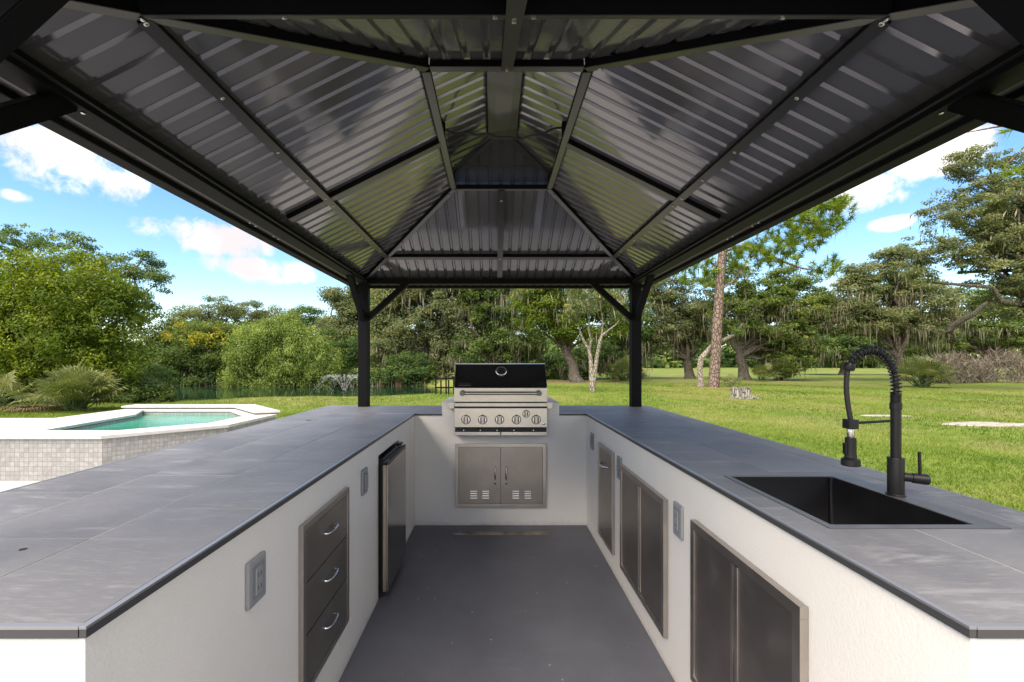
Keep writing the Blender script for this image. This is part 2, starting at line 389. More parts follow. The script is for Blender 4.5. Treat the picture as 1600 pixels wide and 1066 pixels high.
def np_mesh(name, verts, nper, tint, mat, parent=None):
    """verts (n*nper,3): n separate faces of nper corners; tint one value per face"""
    verts = np.asarray(verts, dtype=np.float32).reshape(-1, 3); nv = len(verts); nf = nv//nper
    me = bpy.data.meshes.new(name)
    me.vertices.add(nv); me.vertices.foreach_set('co', verts.ravel())
    me.loops.add(nv); me.loops.foreach_set('vertex_index', np.arange(nv, dtype=np.int32))
    me.polygons.add(nf); me.polygons.foreach_set('loop_start', np.arange(0, nv, nper, dtype=np.int32))
    try: me.polygons.foreach_set('loop_total', np.full(nf, nper, dtype=np.int32))
    except Exception: pass
    me.update(calc_edges=True)
    if tint is not None:
        at = me.attributes.new('tint', 'FLOAT', 'FACE'); at.data.foreach_set('value', np.clip(tint, 0, 1).astype(np.float32))
    return link(name, me, mat, parent)
def PX(px, Y): return (px-772)/FPX*Y+CX
def PZ(py, Y): return CH+(566-py)/FPX*Y

# ------------------------------------------------------------------ setting
def pond_d(x, y):
    """<1 inside the pond"""
    u = (x+17.0)/16.2; v = (y-26.3)/9.4
    return (abs(u)**2.6+abs(v)**2.6)
def lawn():
    xs = np.unique(np.concatenate([np.linspace(-400, -40, 24), np.arange(-40, 40.1, 0.6), np.linspace(40, 400, 24)]))
    ys = np.unique(np.concatenate([np.linspace(-60, -4, 12), np.arange(-4, 50.1, 0.6), np.linspace(50, 600, 40)]))
    Xg, Yg = np.meshgrid(xs, ys)
    rng = np.random.default_rng(3)
    Z = -0.03 + 0.04*np.sin(Xg*0.35+1)*np.sin(Yg*0.27)+0.03*np.sin(Xg*0.9+Yg*0.5)
    near = np.clip((np.hypot(Xg, Yg-2.5)-3.5)/4, 0, 1); Z = -0.03+(Z+0.03)*near
    d = np.abs((Xg+17.0)/16.2)**2.6+np.abs((Yg-26.3)/9.4)**2.6
    bank = np.clip((1.12-d)/0.3, 0, 1); bank = bank*bank*(3-2*bank)
    Z = Z-1.0*bank
    deckrise = np.clip((-3.8-Xg)/0.5, 0, 1)*np.clip((Yg-6.2)/0.6, 0, 1)*np.clip((12.5-Yg)/5.0, 0, 1)
    Z = Z + 0.30*deckrise*deckrise*(3-2*deckrise)
    ny, nx = Xg.shape
    idx = np.arange(ny*nx).reshape(ny, nx)
    F = np.stack([idx[:-1, :-1], idx[:-1, 1:], idx[1:, 1:], idx[1:, :-1]], -1).reshape(-1, 4)
    me = bpy.data.meshes.new('lawn'); me.from_pydata(np.stack([Xg, Yg, Z], -1).reshape(-1, 3).tolist(), [], F.tolist()); me.update()
    me.polygons.foreach_set('use_smooth', [True]*len(me.polygons))
    o = link('lawn', me, M['lawn']); tag(o, kind='structure')
    def h(x, y):
        i = np.clip(np.searchsorted(xs, x)-1, 0, nx-2); j = np.clip(np.searchsorted(ys, y)-1, 0, ny-2)
        fx = (x-xs[i])/(xs[i+1]-xs[i]); fy = (y-ys[j])/(ys[j+1]-ys[j])
        return (Z[j, i]*(1-fx)+Z[j, i+1]*fx)*(1-fy)+(Z[j+1, i]*(1-fx)+Z[j+1, i+1]*fx)*fy
    return h
GH = lawn()
def gz(x, y): return float(GH(np.array([x]), np.array([y]))[0])

def blob_outline(cx, cy, rx, ry, n, seed, amp=0.25):
    rnd = random.Random(seed); ph = [(rnd.uniform(0, 6.3), rnd.uniform(0.3, 1)) for _ in range(6)]
    out = []
    for i in range(n):
        t = 2*math.pi*i/n
        r = 1+amp*sum(a*math.sin((k+2)*t+p)/(k+1.5) for k, (p, a) in enumerate(ph))
        out.append((cx+rx*r*math.cos(t), cy+ry*r*math.sin(t)))
    return out
def ground_patch(name, cx, cy, rx, ry, mat, seed, dz=0.012, amp=0.35):
    pts = blob_outline(cx, cy, rx, ry, 48, seed, amp)
    V = [(cx, cy, gz(cx, cy)+dz+0.015)]; F = []
    for k, f in enumerate((0.4, 0.75, 1.0)):
        for (x, y) in pts:
            X, Y = cx+(x-cx)*f, cy+(y-cy)*f
            V.append((X, Y, gz(X, Y)+(dz+0.012*(1-f) if f < 1 else -0.02)))
    n = len(pts)
    for i in range(n): F.append((0, 1+i, 1+(i+1) % n))
    for k in range(2):
        for i in range(n):
            a = 1+k*n; F.append((a+i, a+n+i, a+n+(i+1) % n, a+(i+1) % n))
    me = bpy.data.meshes.new(name); me.from_pydata(V, [], F); me.update()
    o = link(name, me, mat); tag(o, kind='structure'); return o

pad = prism('bounce_pad', [(1.446, -1.19), (3.3, -1.19), (3.3, 7.4), (-3.2, 7.4), (-3.2, 5.75), (-2.2, 4.63), (1.446, 4.63)], 'z', -0.16, -0.008, simple('bounce_pad_grey', (0.33, 0.325, 0.31), 0.85, var=0.12, bump=0.2, bscale=30)); tag(pad, kind='structure')  # unseen slab, added for silvery roof reflections and bounce light from below
# floor, paving, pond
prism('kitchen_floor', [(-1.64, -6.0), (1.44, -6.0), (1.44, 4.36), (-1.64, 4.36)], 'z', -0.16, 0.0, M['floor'])
tag(bpy.data.objects['kitchen_floor'], kind='structure')
pv = prism('paving', [(-16, -14.0), (13, -14.0), (13, -1.2), (1.445, -1.2), (1.445, -6.005), (-1.645, -6.005), (-1.645, 4.37), (1.445, 4.37), (1.445, 4.62), (-2.2, 4.62), (-3.4, 5.6), (-4.3, 5.2), (-16, 5.2)], 'z', -0.16, -0.004, M['paving']); tag(pv, kind='structure')
pond = prism('pond', [(-35, 15.6), (0.5, 15.6), (0.5, 37), (-35, 37)], 'z', -0.47, -0.46, M['pond']); tag(pond, kind='structure')
ground_patch('sand_patch', PX(1560, 9.9), 9.9, 1.35, 0.42, M['sand'], 4)
ground_patch('sand_patch', PX(1385, 11.3), 11.3, 0.7, 0.16, M['sand'], 9)
ground_patch('pine_straw_ground', PX(1118, 24.4), 24.4, 1.9, 1.5, M['mulch'], 12)
M['bank'] = simple('bank_earth', (0.055, 0.048, 0.028), 0.95, var=0.5, bump=0.6, bscale=6)
ground_patch('pond_bank', PX(320, 36.6), 36.6, 7.5, 1.5, M['bank'], 19, 0.03, 0.15)
ground_patch('pond_bank', PX(620, 36.4), 36.4, 6.0, 1.2, M['bank'], 23, 0.03, 0.15)
ground_patch('bare_earth_patch', PX(900, 30.5), 30.5, 4.2, 1.6, M['mulch'], 15)

# ------------------------------------------------------------------ outdoor kitchen counter
ZT = 0.915                                    # tile top
YN, YB, YW = 0.72, 4.355, 3.71                # near end, back edge, face of the back wall
XL, XR, XI = -1.63, 1.41, 0.70                # outer left, outer right, aisle half width
kit = thing('kitchen_counter', 'U-shaped white stucco outdoor kitchen counter with dark slate tile top', 'counter', (0, 2.5, 0))
TH = 0.07; ZS = 0.8955
# aisle wall on the left with the fridge niche cut in it
prism('stucco_wall', [(YN, 0.001), (2.545, 0.001), (2.545, 0.807), (3.09, 0.807), (3.09, 0.001), (YW-0.001, 0.001), (YW-0.001, ZS), (YN, ZS)], 'x', -XI-TH, -XI, M['stucco'], kit)
prism('stucco_wall', [(YN, 0.001), (YW-0.001, 0.001), (YW-0.001, ZS), (YN, ZS)], 'x', XI, XI+TH, M['stucco'], kit)
# back wall with a raised surround for the grill (grill bay left open at the top)
bw = [(-XI-TH, 0.001), (XI+TH, 0.001), (XI+TH, ZS), (0.478, ZS), (0.478, 1.0), (0.372, 1.0), (0.372, 0.75), (-0.372, 0.75), (-0.372, 1.0), (-0.478, 1.0), (-0.478, ZS), (-XI-TH, ZS)]
prism('stucco_wall', bw, 'y', YW, YW+TH, M['stucco'], kit)
for s in (-1, 1):
    a, b = sorted((s*0.478, s*0.388)); prism('grill_surround', [(a, YW+TH+0.001), (b, YW+TH+0.001), (b, 4.30), (a, 4.30)], 'z', 0.70, 0.9995, M['stucco'], kit)
for s, xo in ((-1, XL), (1, XR)):
    xi = s*XI
    a, b = sorted((xi+s*TH, xo+s*(-0.012)))
    prism('stucco_wall', [(a, 0.001), (b, 0.001), (b, ZS), (a, ZS)], 'y', YN, YN+TH, M['stucco'], kit)       # near end
    a, b = sorted((xo-s*0.013, xo-s*(0.013+TH)))
    prism('stucco_wall', [(YN+TH+0.001, 0.001), (YB-0.012, 0.001), (YB-0.012, ZS), (YN+TH+0.001, ZS)], 'x', a, b, M['stucco'], kit)
prism('stucco_wall', [(XL+0.1, 0.001), (XR-0.1, 0.001), (XR-0.1, ZS), (XL+0.1, ZS)], 'y', YB-0.012-TH, YB-0.013, M['stucco'], kit)

SINK = (0.785, 1.24, 1.135, 1.665)
def rect_minus(r, h):
    x0, x1, y0, y1 = r; a, b, c, d = h
    if x1 <= a or x0 >= b or y1 <= c or y0 >= d: return [r]
    out = []
    if x0 < a: out.append((x0, a, y0, y1))
    if x1 > b: out.append((b, x1, y0, y1))
    m0, m1 = max(x0, a), min(x1, b)
    if y0 < c: out.append((m0, m1, y0, c))
    if y1 > d: out.append((m0, m1, d, y1))
    return out
GR = (-0.478, 0.478, 3.0, 4.305)
def slab(name, rects, z0, z1, mat, bev):
    bm = bmesh.new()
    for r in rects: box_bm(bm, r[0], r[1], r[2], r[3], z0, z1, bev if len(rects) == 1 else 0)
    return link(name, from_bm(bm, name), mat, kit)
# mortar bed under the tiles (shows as grout in the joints)
slab('mortar_bed', rect_minus((XI-0.002, XR-0.004, YN+0.004, YW), SINK), ZS+0.0005, ZT-0.0008, M['grout'], 0)
slab('mortar_bed', [(XL+0.004, -XI+0.002, YN+0.004, YW)], ZS+0.0005, ZT-0.0008, M['grout'], 0)
slab('mortar_bed', rect_minus((XL+0.004, XR-0.004, YW+0.0005, YB-0.004), GR), ZS+0.0005, ZT-0.0008, M['grout'], 0)
g = 0.0016
rt = random.Random(5)
def tile(rects):
    rects = [r for r in rects if r[1]-r[0] > 0.012 and r[3]-r[2] > 0.012]
    if rects: slab('counter_tile', rects, ZS+0.001, ZT+rt.uniform(-0.0004, 0.0004), M['slate'], 0.0005)
def tile_cols(cols, offs, y0, y1, hole):
    for (a, b), of in zip(cols, offs):
        y = of
        while y > y0: y -= 0.6
        while y < y1:
            r = (a+g, b-g, max(y, y0)+g, min(y+0.6, y1)-g); y += 0.6
            if r[3]-r[2] < 0.02: continue
            tile(rect_minus(r, hole))
e = 0.006
tile_cols([(-1.005, -XI-e), (-1.325, -1.005), (XL+e, -1.325)], [1.29, 1.075, 1.457], YN+e, YW, (9, 9, 9, 9))
tile_cols([(XI+e, 0.995), (0.995, 1.302), (1.302, XR-e)], [1.30, 1.135, 1.45], YN+e, YW, SINK)
for (a, b), of in zip([(YW, 4.03), (4.03, YB-e)], (-1.20, -1.45)):
    x = of
    while x > XL: x -= 0.6
    while x < XR:
        r = (max(x, XL+e)+g, min(x+0.6, XR-e)-g, a+g+(e if abs((max(x, XL)+min(x+0.6, XR))/2) < 0.0 else 0), b-g); x += 0.6
        if r[1]-r[0] > 0.02: tile(rect_minus(r, GR))
# dark edge tiles and the pale metal trim strip along the free edges
def edge(x0, x1, y0, y1):
    box('edge_tile', x0, x1, y0, y1, ZS+0.0015, ZT-0.0045, M['edge'], kit)
    box('trim_strip', x0-0.0006, x1+0.0006, y0-0.0006, y1+0.0006, ZT-0.0042, ZT+0.0008, M['trim'], kit, 0.0008)
edge(-XI-e+0.001, -XI+0.006, YN-0.005, YW-0.008); edge(XI-0.006, XI+e-0.001, YN-0.005, YW-0.008)
edge(XL, -XI-e, YN-0.006, YN+e-0.001); edge(XI+e, XR, YN-0.006, YN+e-0.001)
edge(-XI-0.004, -0.4795, YW-0.007, YW-0.001); edge(0.4795, XI+0.004, YW-0.007, YW-0.001)
edge(XL-0.005, XL+e-0.001, YN+e, YB-e); edge(XR-e+0.001, XR+0.005, YN+e, YB-e); edge(XL, XR, YB-e+0.001, YB+0.005)
for x, y, r in ((PX(482, 3.25), 3.25, 0.014), (PX(36, 1.01), 1.01, 0.006)):
    lathe('cable_hole', (x, y, ZT), (0, 0, 1), [(0.0005, r*1.2), (0.0012, r*1.2), (0.0016, r*0.9), (0.0008, r*0.85)], M['rubber'], kit, 16)

# ------------------------------------------------------------------ built-in doors, drawers, outlets
def wall_box(name, s, y0, y1, z0, z1, d0, d1, mat, parent, bev=0.0):
    """box on an aisle wall: s=-1 left, +1 right; d = how far it stands out of the wall"""
    a, b = sorted((s*(XI-d0), s*(XI-d1)))
    return box(name, a, b, y0, y1, z0, z1, mat, parent, bev)
def frame_on(s, y0, y1, z0, z1, t, d, parent):
    bm = bmesh.new(); X0, X1 = sorted((s*(XI-0.0005), s*(XI-d)))
    box_bm(bm, X0, X1, y0, y1, z1-t, z1, 0.0015); box_bm(bm, X0, X1, y0, y1, z0, z0+t, 0.0015)
    box_bm(bm, X0, X1, y0, y0+t, z0+t, z1-t, 0.0015); box_bm(bm, X0, X1, y1-t, y1, z0+t, z1-t, 0.0015)
    return link('frame', from_bm(bm, 'frame'), M['steel_f'], parent)
def bow_handle(s, parent, y, z, half, out, r, along='y', d=0.02):
    pts = []
    for i in range(13):
        t = -1+i/6; k = (1-abs(t)**3.2)
        p = (s*(XI-d-out*k), y+(half*t if along == 'y' else 0), z+(half*t if along == 'z' else 0)); pts.append(p)
    return tube('handle', pts, [r*(1.35 if abs(-1+i/6) > 0.8 else 1) for i in range(13)], M['chrome'], parent, 10)

dr = thing('drawer_unit', 'stainless triple drawer unit with three arched handles in left stucco wall', 'drawers', (-XI, 1.745, 0.205))
frame_on(-1, 1.506, 1.985, 0.205, 0.787, 0.024, 0.016, dr)
wall_box('back_plate', -1, 1.53, 1.96, 0.23, 0.762, -0.02, 0.004, M['rubber'], dr)
for i in range(3):
    z0 = 0.2315+i*0.1775
    d = wall_box('drawer_front', -1, 1.5325, 1.9585, z0, z0+0.1735, 0.0045, 0.014, M['steel_v'], dr, 0.0015)
    # arched bar handle on two feet with a dished back plate
    y, z = 1.76, z0+0.10
    pts = [(-XI+0.010+0.023*math.sin(math.pi*k/14)**0.55, y-0.052*math.cos(math.pi*k/14), z) for k in range(15)]
    h = tube('handle', pts, 0.0052, M['chrome'], d, 10); h.matrix_parent_inverse = Matrix.Identity(4)

def door_pair(y0, y1, z0, z1, label):
    t = thing('access_doors', label, 'cabinet doors', (XI, (y0+y1)/2, z0))
    frame_on(1, y0, y1, z0, z1, 0.03, 0.022, t)
    ym = (y0+y1)/2; gp = 0.022
    wall_box('back_plate', 1, y0+0.03, y1-0.03, z0+0.03, z1-0.03, -0.015, 0.003, M['rubber'], t)
    for a, b in ((y0+0.032, ym-gp), (ym+gp, y1-0.032)):
        wall_box('door_panel', 1, a, b, z0+0.032, z1-0.032, 0.0035, 0.017, M['steel_v'], t, 0.0015)
    for a, b in ((ym-gp+0.001, ym-0.004), (ym+0.004, ym+gp-0.001)):   # long folded finger pulls down the middle
        wall_box('finger_pull', 1, a, b, z0+0.034, z1-0.034, 0.0035, 0.021, M['steel_f'], t, 0.003)
    return t
door_pair(1.966, 2.648, 0.138, 0.736, 'far pair of stainless cabinet doors in right stucco wall')
door_pair(1.088, 1.697, 0.150, 0.745, 'nearest pair of stainless cabinet doors below the black sink')

tr = thing('pull_out_door', 'tall narrow stainless pull-out door with one handle in right wall', 'cabinet door', (XI, 3.035, 0.128))
frame_on(1, 2.838, 3.23, 0.128, 0.764, 0.024, 0.018, tr)
wall_box('door_panel', 1, 2.864, 3.204, 0.154, 0.738, 0.001, 0.014, M['steel_v'], tr, 0.0015)
tube('handle', [(XI-0.012, 2.965, 0.645), (XI-0.036, 2.975, 0.645), (XI-0.044, 3.0, 0.642), (XI-0.044, 3.065, 0.642), (XI-0.036, 3.09, 0.645), (XI-0.012, 3.10, 0.645)], 0.007, M['chrome'], tr)

def outlet(s, yc, zc, w, h, label, style):
    t = thing('outlet_cover', label, 'outlet', (s*XI, yc, zc), 'grey outlet covers on the stucco')
    wall_box('cover_plate', s, yc-w/2, yc+w/2, zc-h/2, zc+h/2, 0.0005, 0.012, M['plate'], t, 0.007)
    wall_box('recess', s, yc-w*0.34, yc+w*0.34, zc-h*0.36, zc+h*0.36, 0.0121, 0.0135, M['plate_d'], t, 0.0006)
    if style == 'duplex':
        wall_box('receptacle', s, yc-w*0.19, yc+w*0.19, zc-h*0.29, zc+h*0.29, 0.0136, 0.017, M['plate'], t, 0.001)
        for k in (-1, 1):
            for q in (-1, 1): wall_box('slot', s, yc+q*w*0.075-0.0012, yc+q*w*0.075+0.0012, zc+k*h*0.14-0.006, zc+k*h*0.14+0.006, 0.0171, 0.0175, M['rubber'], t)
    elif style == 'switch':
        wall_box('toggle', s, yc-0.006, yc+0.006, zc-0.014, zc+0.014, 0.0136, 0.024, M['plate'], t, 0.002)
    else:
        wall_box('flip_lid', s, yc-w*0.25, yc+w*0.25, zc-h*0.30, zc+h*0.30, 0.0136, 0.02, M['plate'], t, 0.003)
    return t
outlet(-1, 1.225, 0.745, 0.09, 0.122, 'grey outlet cover on left wall nearest the front, beside the drawers', 'duplex')
outlet(-1, 2.25, 0.742, 0.09, 0.125, 'grey outlet cover between the drawers and the small fridge', 'lid')
outlet(1, 3.468, 0.728, 0.085, 0.125, 'grey outlet cover on right wall in the far corner', 'lid')
outlet(1, 2.714, 0.700, 0.085, 0.135, 'grey switch cover between narrow pull-out door and far cabinet doors', 'switch')
outlet(1, 1.845, 0.690, 0.085, 0.135, 'grey outlet cover between the two pairs of cabinet doors', 'duplex')

fr = thing('mini_fridge', 'small fridge with bronze steel door standing in left wall niche', 'fridge', (-0.95, 2.80, 0))
box('body', -1.22, -0.672, 2.565, 3.06, 0.03, 0.785, M['black'], fr, 0.004)
box('door', -0.655, -0.643, 2.527, 3.045, 0.055, 0.757, M['fdoor'], fr, 0.003)
box('door_edge', -0.671, -0.6552, 2.5265, 3.0455, 0.0545, 0.7575, M['gold'], fr, 0.003)
box('door_top_cap', -0.672, -0.643, 2.5275, 3.045, 0.7585, 0.775, M['black'], fr, 0.004)
box('handle_lip', -0.652, -0.640, 2.60, 3.02, 0.776, 0.786, M['rubber'], fr, 0.003)
box('hinge_plate', -0.70, -0.66, 2.99, 3.05, 0.788, 0.797, M['black'], fr, 0.002)
box('kick_plate', -0.70, -0.68, 2.57, 3.05, 0.002, 0.05, M['rubber'], fr, 0.002)

# doors below the grill
ad = thing('vented_doors', 'vented stainless double doors in back wall below the grill', 'cabinet doors', (0, YW, 0.15))
def by(name, x0, x1, z0, z1, d0, d1, mat, p, bev=0.0): return box(name, x0, x1, YW-d1, YW-d0, z0, z1, mat, p, bev)
bm = bmesh.new()
for r in ((-0.369, 0.369, 0.64, 0.667), (-0.369, 0.369, 0.149, 0.176), (-0.369, -0.342, 0.176, 0.64), (0.342, 0.369, 0.176, 0.64)):
    box_bm(bm, r[0], r[1], YW-0.016, YW-0.0005, r[2], r[3], 0.0015)
link('frame', from_bm(bm, 'frame'), M['steel_f'], ad)
for s in (-1, 1):
    a, b = sorted((s*0.0018, s*0.340))
    dp = by('door_panel', a, b, 0.178, 0.638, 0.001, 0.012, M['steel_v'], ad, 0.0015)
    tube('handle', [(s*0.045, YW-0.011, 0.482), (s*0.045, YW-0.034, 0.474), (s*0.045, YW-0.040, 0.44), (s*0.045, YW-0.034, 0.392), (s*0.045, YW-0.011, 0.376)], [0.006, 0.006, 0.0065, 0.006, 0.006], M['chrome'], ad)
    lathe('lock', (s*0.045, YW-0.012, 0.343), (0, -1, 0), [(0, 0.0075), (0.003, 0.007), (0.0031, 0.004)], M['rubber'], ad, 14)
    for gx in ((-0.246, -0.190), (-0.148, -0.094)) if s < 0 else ((0.096, 0.150), (0.194, 0.248)):
        for k in range(4):
            z = 0.222+k*0.0185
            prism('louvre', [(YW-0.0121, z), (YW-0.020, z+0.002), (YW-0.0185, z+0.009), (YW-0.0121, z+0.012)], 'x', gx[0], gx[1], M['steel'], ad, 0.001)

# grill ---------------------------------------------------------------
gl = thing('gas_grill', 'built-in stainless gas grill with black hood and five knobs', 'grill', (0, 3.9, 0.74))
GY = 3.65
def gb(name, x0, x1, y0, y1, z0, z1, mat, bev=0.002, p=None): return box(name, x0, x1, y0, y1, z0, z1, mat, p or gl, bev)
gb('firebox', -0.366, 0.366, GY+0.03, 4.20, 0.76, 1.0, M['black'])
prism('hood', [(GY+0.006, 1.128), (3.80, 1.309), (3.83, 1.316), (4.10, 1.316), (4.16, 1.29), (4.18, 1.02), (GY+0.02, 1.02)], 'x', -0.369, 0.369, M['hood'], gl, 0.004)
for s in (-1, 1):
    a, b = sorted((s*0.3695, s*0.374))
    prism('hood_side', [(GY+0.003, 1.012), (GY+0.003, 1.13), (3.797, 1.313), (3.83, 1.321), (4.10, 1.321), (4.165, 1.29), (4.185, 1.012)], 'x', a, b, M['steel'], gl, 0.001)
gb('hood_rim', -0.369, 0.369, 3.797, 3.822, 1.3165, 1.321, M['steel'], 0.001)
prism('hood_front', [(GY-0.004, 1.012), (GY-0.004, 1.122), (GY+0.004, 1.128), (GY+0.018, 1.128), (GY+0.018, 1.012)], 'x', -0.3695, 0.3695, M['steel'], gl, 0.002)
hd = tube('hood_handle', [(-0.30, GY-0.052, 1.084), (0.30, GY-0.052, 1.084)], 0.0125, M['steel'], gl, 16)
for s in (-1, 1):
    lathe('handle_bracket', (s*0.305, GY-0.003, 1.084), (0, -1, 0), [(0, 0.022), (0.012, 0.022), (0.02, 0.017), (0.05, 0.017), (0.062, 0.02), (0.068, 0.018)], M['plate_d'], gl, 18)
    gb('side_flange', *(sorted((s*0.375, s*0.42))), GY+0.02, YW-0.002, 0.955, 1.005, M['steel'])
gb('trim_bar', -0.371, 0.371, GY-0.012, GY+0.03, 0.974, 1.004, M['steel'], 0.004)
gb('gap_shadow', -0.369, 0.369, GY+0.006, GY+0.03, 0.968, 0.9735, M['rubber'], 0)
prism('control_panel', [(GY-0.004, 0.967), (GY-0.018, 0.962), (GY-0.022, 0.812), (GY-0.01, 0.806), (GY+0.05, 0.806), (GY+0.05, 0.967)], 'x', -0.370, 0.370, M['steel'], gl, 0.002)
gb('drip_recess', -0.366, 0.366, GY+0.002, GY+0.05, 0.772, 0.8055, M['rubber'], 0)
for s in (-1, 1):
    a, b = sorted((s*0.003, s*0.371)); gb('drip_tray', a, b, GY-0.012, GY+0.05, 0.744, 0.7715, M['steel'], 0.003)
for i, kx in enumerate((-0.277, -0.144, -0.009, 0.126, 0.283)):
    gb('tray_screw', kx-0.004-0.02, kx+0.004-0.02, GY-0.001, GY+0.0019, 0.778, 0.788, M['chrome'], 0.001)
def knob(x, z, r):
    lathe('knob_bezel', (x, GY-0.0205, z), (0, -1, 0), [(0, r*1.08), (0.003, r*1.08), (0.004, r*0.95)], M['rubber'], gl, 26)
    k = lathe('knob', (x, GY-0.0245, z), (0, -1, 0), [(0, r*0.96), (0.007, r*0.94), (0.010, r*0.88), (0.0105, r*0.55)], M['chrome'], gl, 28)
    b = box('knob_grip', x-r*0.27, x+r*0.27, GY-0.052, GY-0.0345, z-r*0.86, z+r*0.86, M['steel'], k, 0.003); b.matrix_parent_inverse = Matrix.Identity(4)
    for q in (-1, 1):
        box('knob_groove', x+q*r*0.42-0.0035, x+q*r*0.42+0.0035, GY-0.0362, GY-0.0352, z-r*0.66, z+r*0.66, M['rubber'], gl)
    box('knob_mark', x-0.0014, x+0.0014, GY-0.0212, GY-0.0200, z+r*1.14, z+r*1.36, M['rubber'], gl)
for kx in (-0.277, -0.144, -0.009, 0.126, 0.283): knob(kx, 0.872, 0.0345)
knob(0.203, 0.918, 0.0275)
lathe('igniter_button', (0.342, GY-0.021, 0.842), (0, -1, 0), [(0, 0.014), (0.005, 0.014), (0.006, 0.011), (0.010, 0.0105), (0.011, 0.008)], M['chrome'], gl, 20)
th = math.atan2(1.309-1.128, 3.80-3.656); nv = Vector((0, -math.sin(th), math.cos(th)))
tcx = Vector((0.006, GY+0.006+0.102, 1.128+0.125))
lathe('thermometer', tcx-nv*0.004, nv, [(0, 0.047), (0.014, 0.047), (0.018, 0.043), (0.019, 0.035)], M['chrome'], gl, 30)
lathe('thermometer_face', tcx+nv*0.0152, nv, [(0, 0.0335), (0.001, 0.033)], M['rubber'], gl, 30)
bp = Vector((-0.29, GY+0.006+0.0135, 1.128+0.017))
for nm, w, h0, h1, mt, up in (('badge', 0.05, 0.0, 0.020, M['rubber'], 0.0035), ('badge_line', 0.05, -0.006, -0.002, M['steel_f'], 0.003)):
    bm = bmesh.new(); tv = Vector((0, math.cos(th), math.sin(th)))
    c = [bp+Vector((sx*w, 0, 0))+tv*hh+nv*q for q in (0.0, up) for hh in (h0, h1) for sx in (-1, 1)]
    vs = [bm.verts.new(p) for p in c]
    for f in ((0, 1, 3, 2), (4, 5, 7, 6), (0, 1, 5, 4), (2, 3, 7, 6), (0, 2, 6, 4), (1, 3, 7, 5)): bm.faces.new([vs[i] for i in f])
    link(nm, from_bm(bm, nm), mt, gl)

sb = prism('steel_bar', [(3.505, 0.0), (3.545, 0.0), (3.545, 0.012), (3.541, 0.012), (3.541, 0.003), (3.509, 0.003), (3.509, 0.012), (3.505, 0.012)], 'x', -0.375, 0.375, simple('rusty_steel', (0.26, 0.215, 0.185), 0.55, 0.5, var=0.35))
tag(sb, 'thin rusty steel channel lying on grey floor below the vented doors', 'metal bar')

# sink + faucet ------------------------------------------------------
sk = thing('sink', 'square black drop-in sink set into right slate counter', 'sink', (1.01, 1.4, ZT))
a, b, c, d = SINK; ia, ib, ic, id_ = 0.806, 1.170, 1.160, 1.650
bm = bmesh.new()
for r in ((a, b, c, ic), (a, b, id_, d), (a, ia, ic, id_), (ib, b, ic, id_)):
    box_bm(bm, r[0]+0.001, r[1]-0.001, r[2]+(0.001 if r[2] == c else 0), r[3]-(0.001 if r[3] == d else 0), ZT-0.010, ZT+0.002, 0)
link('rim', from_bm(bm, 'rim'), simple('sink_rim', (0.085, 0.085, 0.09), 0.38, rvar=0.1), sk)
bm = bmesh.new(); zb = ZT-0.225
v = [bm.verts.new(p) for p in ((ia, ic, ZT-0.0005), (ib, ic, ZT-0.0005), (ib, id_, ZT-0.0005), (ia, id_, ZT-0.0005), (ia+.01, ic+.01, zb), (ib-.01, ic+.01, zb), (ib-.01, id_-.01, zb), (ia+.01, id_-.01, zb))]
for f in ((0, 1, 5, 4), (1, 2, 6, 5), (2, 3, 7, 6), (3, 0, 4, 7), (4, 5, 6, 7)): bm.faces.new([v[i] for i in f])
bmesh.ops.bevel(bm, geom=[e_ for e_ in bm.edges if len(e_.link_faces) == 2], offset=0.012, segments=4, affect='EDGES')
bo = link('basin', from_bm(bm, 'basin', True), M['sinkblack'], sk)
md = bo.modifiers.new('wall', 'SOLIDIFY'); md.thickness = 0.006; md.offset = 1.0
lathe('drain', (0.99, 1.40, zb), (0, 0, 1), [(0.0005, 0.045), (0.003, 0.045), (0.004, 0.038), (0.002, 0.03)], M['chrome'], sk, 24)

fx, fy = 1.197, 1.416
fa = thing('kitchen_faucet', 'tall matte black spring faucet with pull-down sprayer behind the sink', 'faucet', (fx, fy, ZT))
MB = M['matteblack']
lathe('base_ring', (fx, fy, ZT), (0, 0, 1), [(0, 0.0255), (0.005, 0.0255), (0.008, 0.023)], MB, fa)
lathe('body', (fx, fy, ZT+0.008), (0, 0, 1), [(0, 0.0215), (0.108, 0.0215), (0.112, 0.0205)], MB, fa)
lathe('column', (fx, fy, ZT+0.12), (0, 0, 1), [(0, 0.0135), (0.148, 0.0135), (0.149, 0.0155), (0.17, 0.0155), (0.172, 0.0135)], MB, fa)
cz = ZT+0.292
pr = []
for i in range(9): pr += [(i*0.0045, 0.0125), (i*0.0045+0.001, 0.0142), (i*0.0045+0.003, 0.0142), (i*0.0045+0.0038, 0.0125)]
lathe('threaded_collar', (fx, fy, cz-0.012), (0, 0, 1), pr, MB, fa)
key = [(0.0, 1.222), (0.001, 1.265), (-0.006, 1.305), (-0.024, 1.342), (-0.054, 1.366), (-0.088, 1.366), (-0.118, 1.348), (-0.137, 1.318)]
hose = [(-0.137, 1.318), (-0.1425, 1.285), (-0.143, 1.24), (-0.138, 1.19), (-0.131, 1.15)]
def catmull(k, n):
    k = [Vector((p[0], p[1])) for p in k]; k = [k[0]*2-k[1]]+k+[k[-1]*2-k[-2]]; out = []
    for i in range(1, len(k)-2):
        for j in range(n):
            t = j/n; a, b, c, d = k[i-1:i+3]
            out.append(0.5*((2*b)+(c-a)*t+(2*a-5*b+4*c-d)*t*t+(3*b-a-3*c+d)*t**3))
    out.append(k[-2]); return out
fd = Vector((1.0, -0.10, 0)).normalized()
def f3(p): return Vector((fx, fy, 0))+fd*p[0]+Vector((0, 0, p[1]))
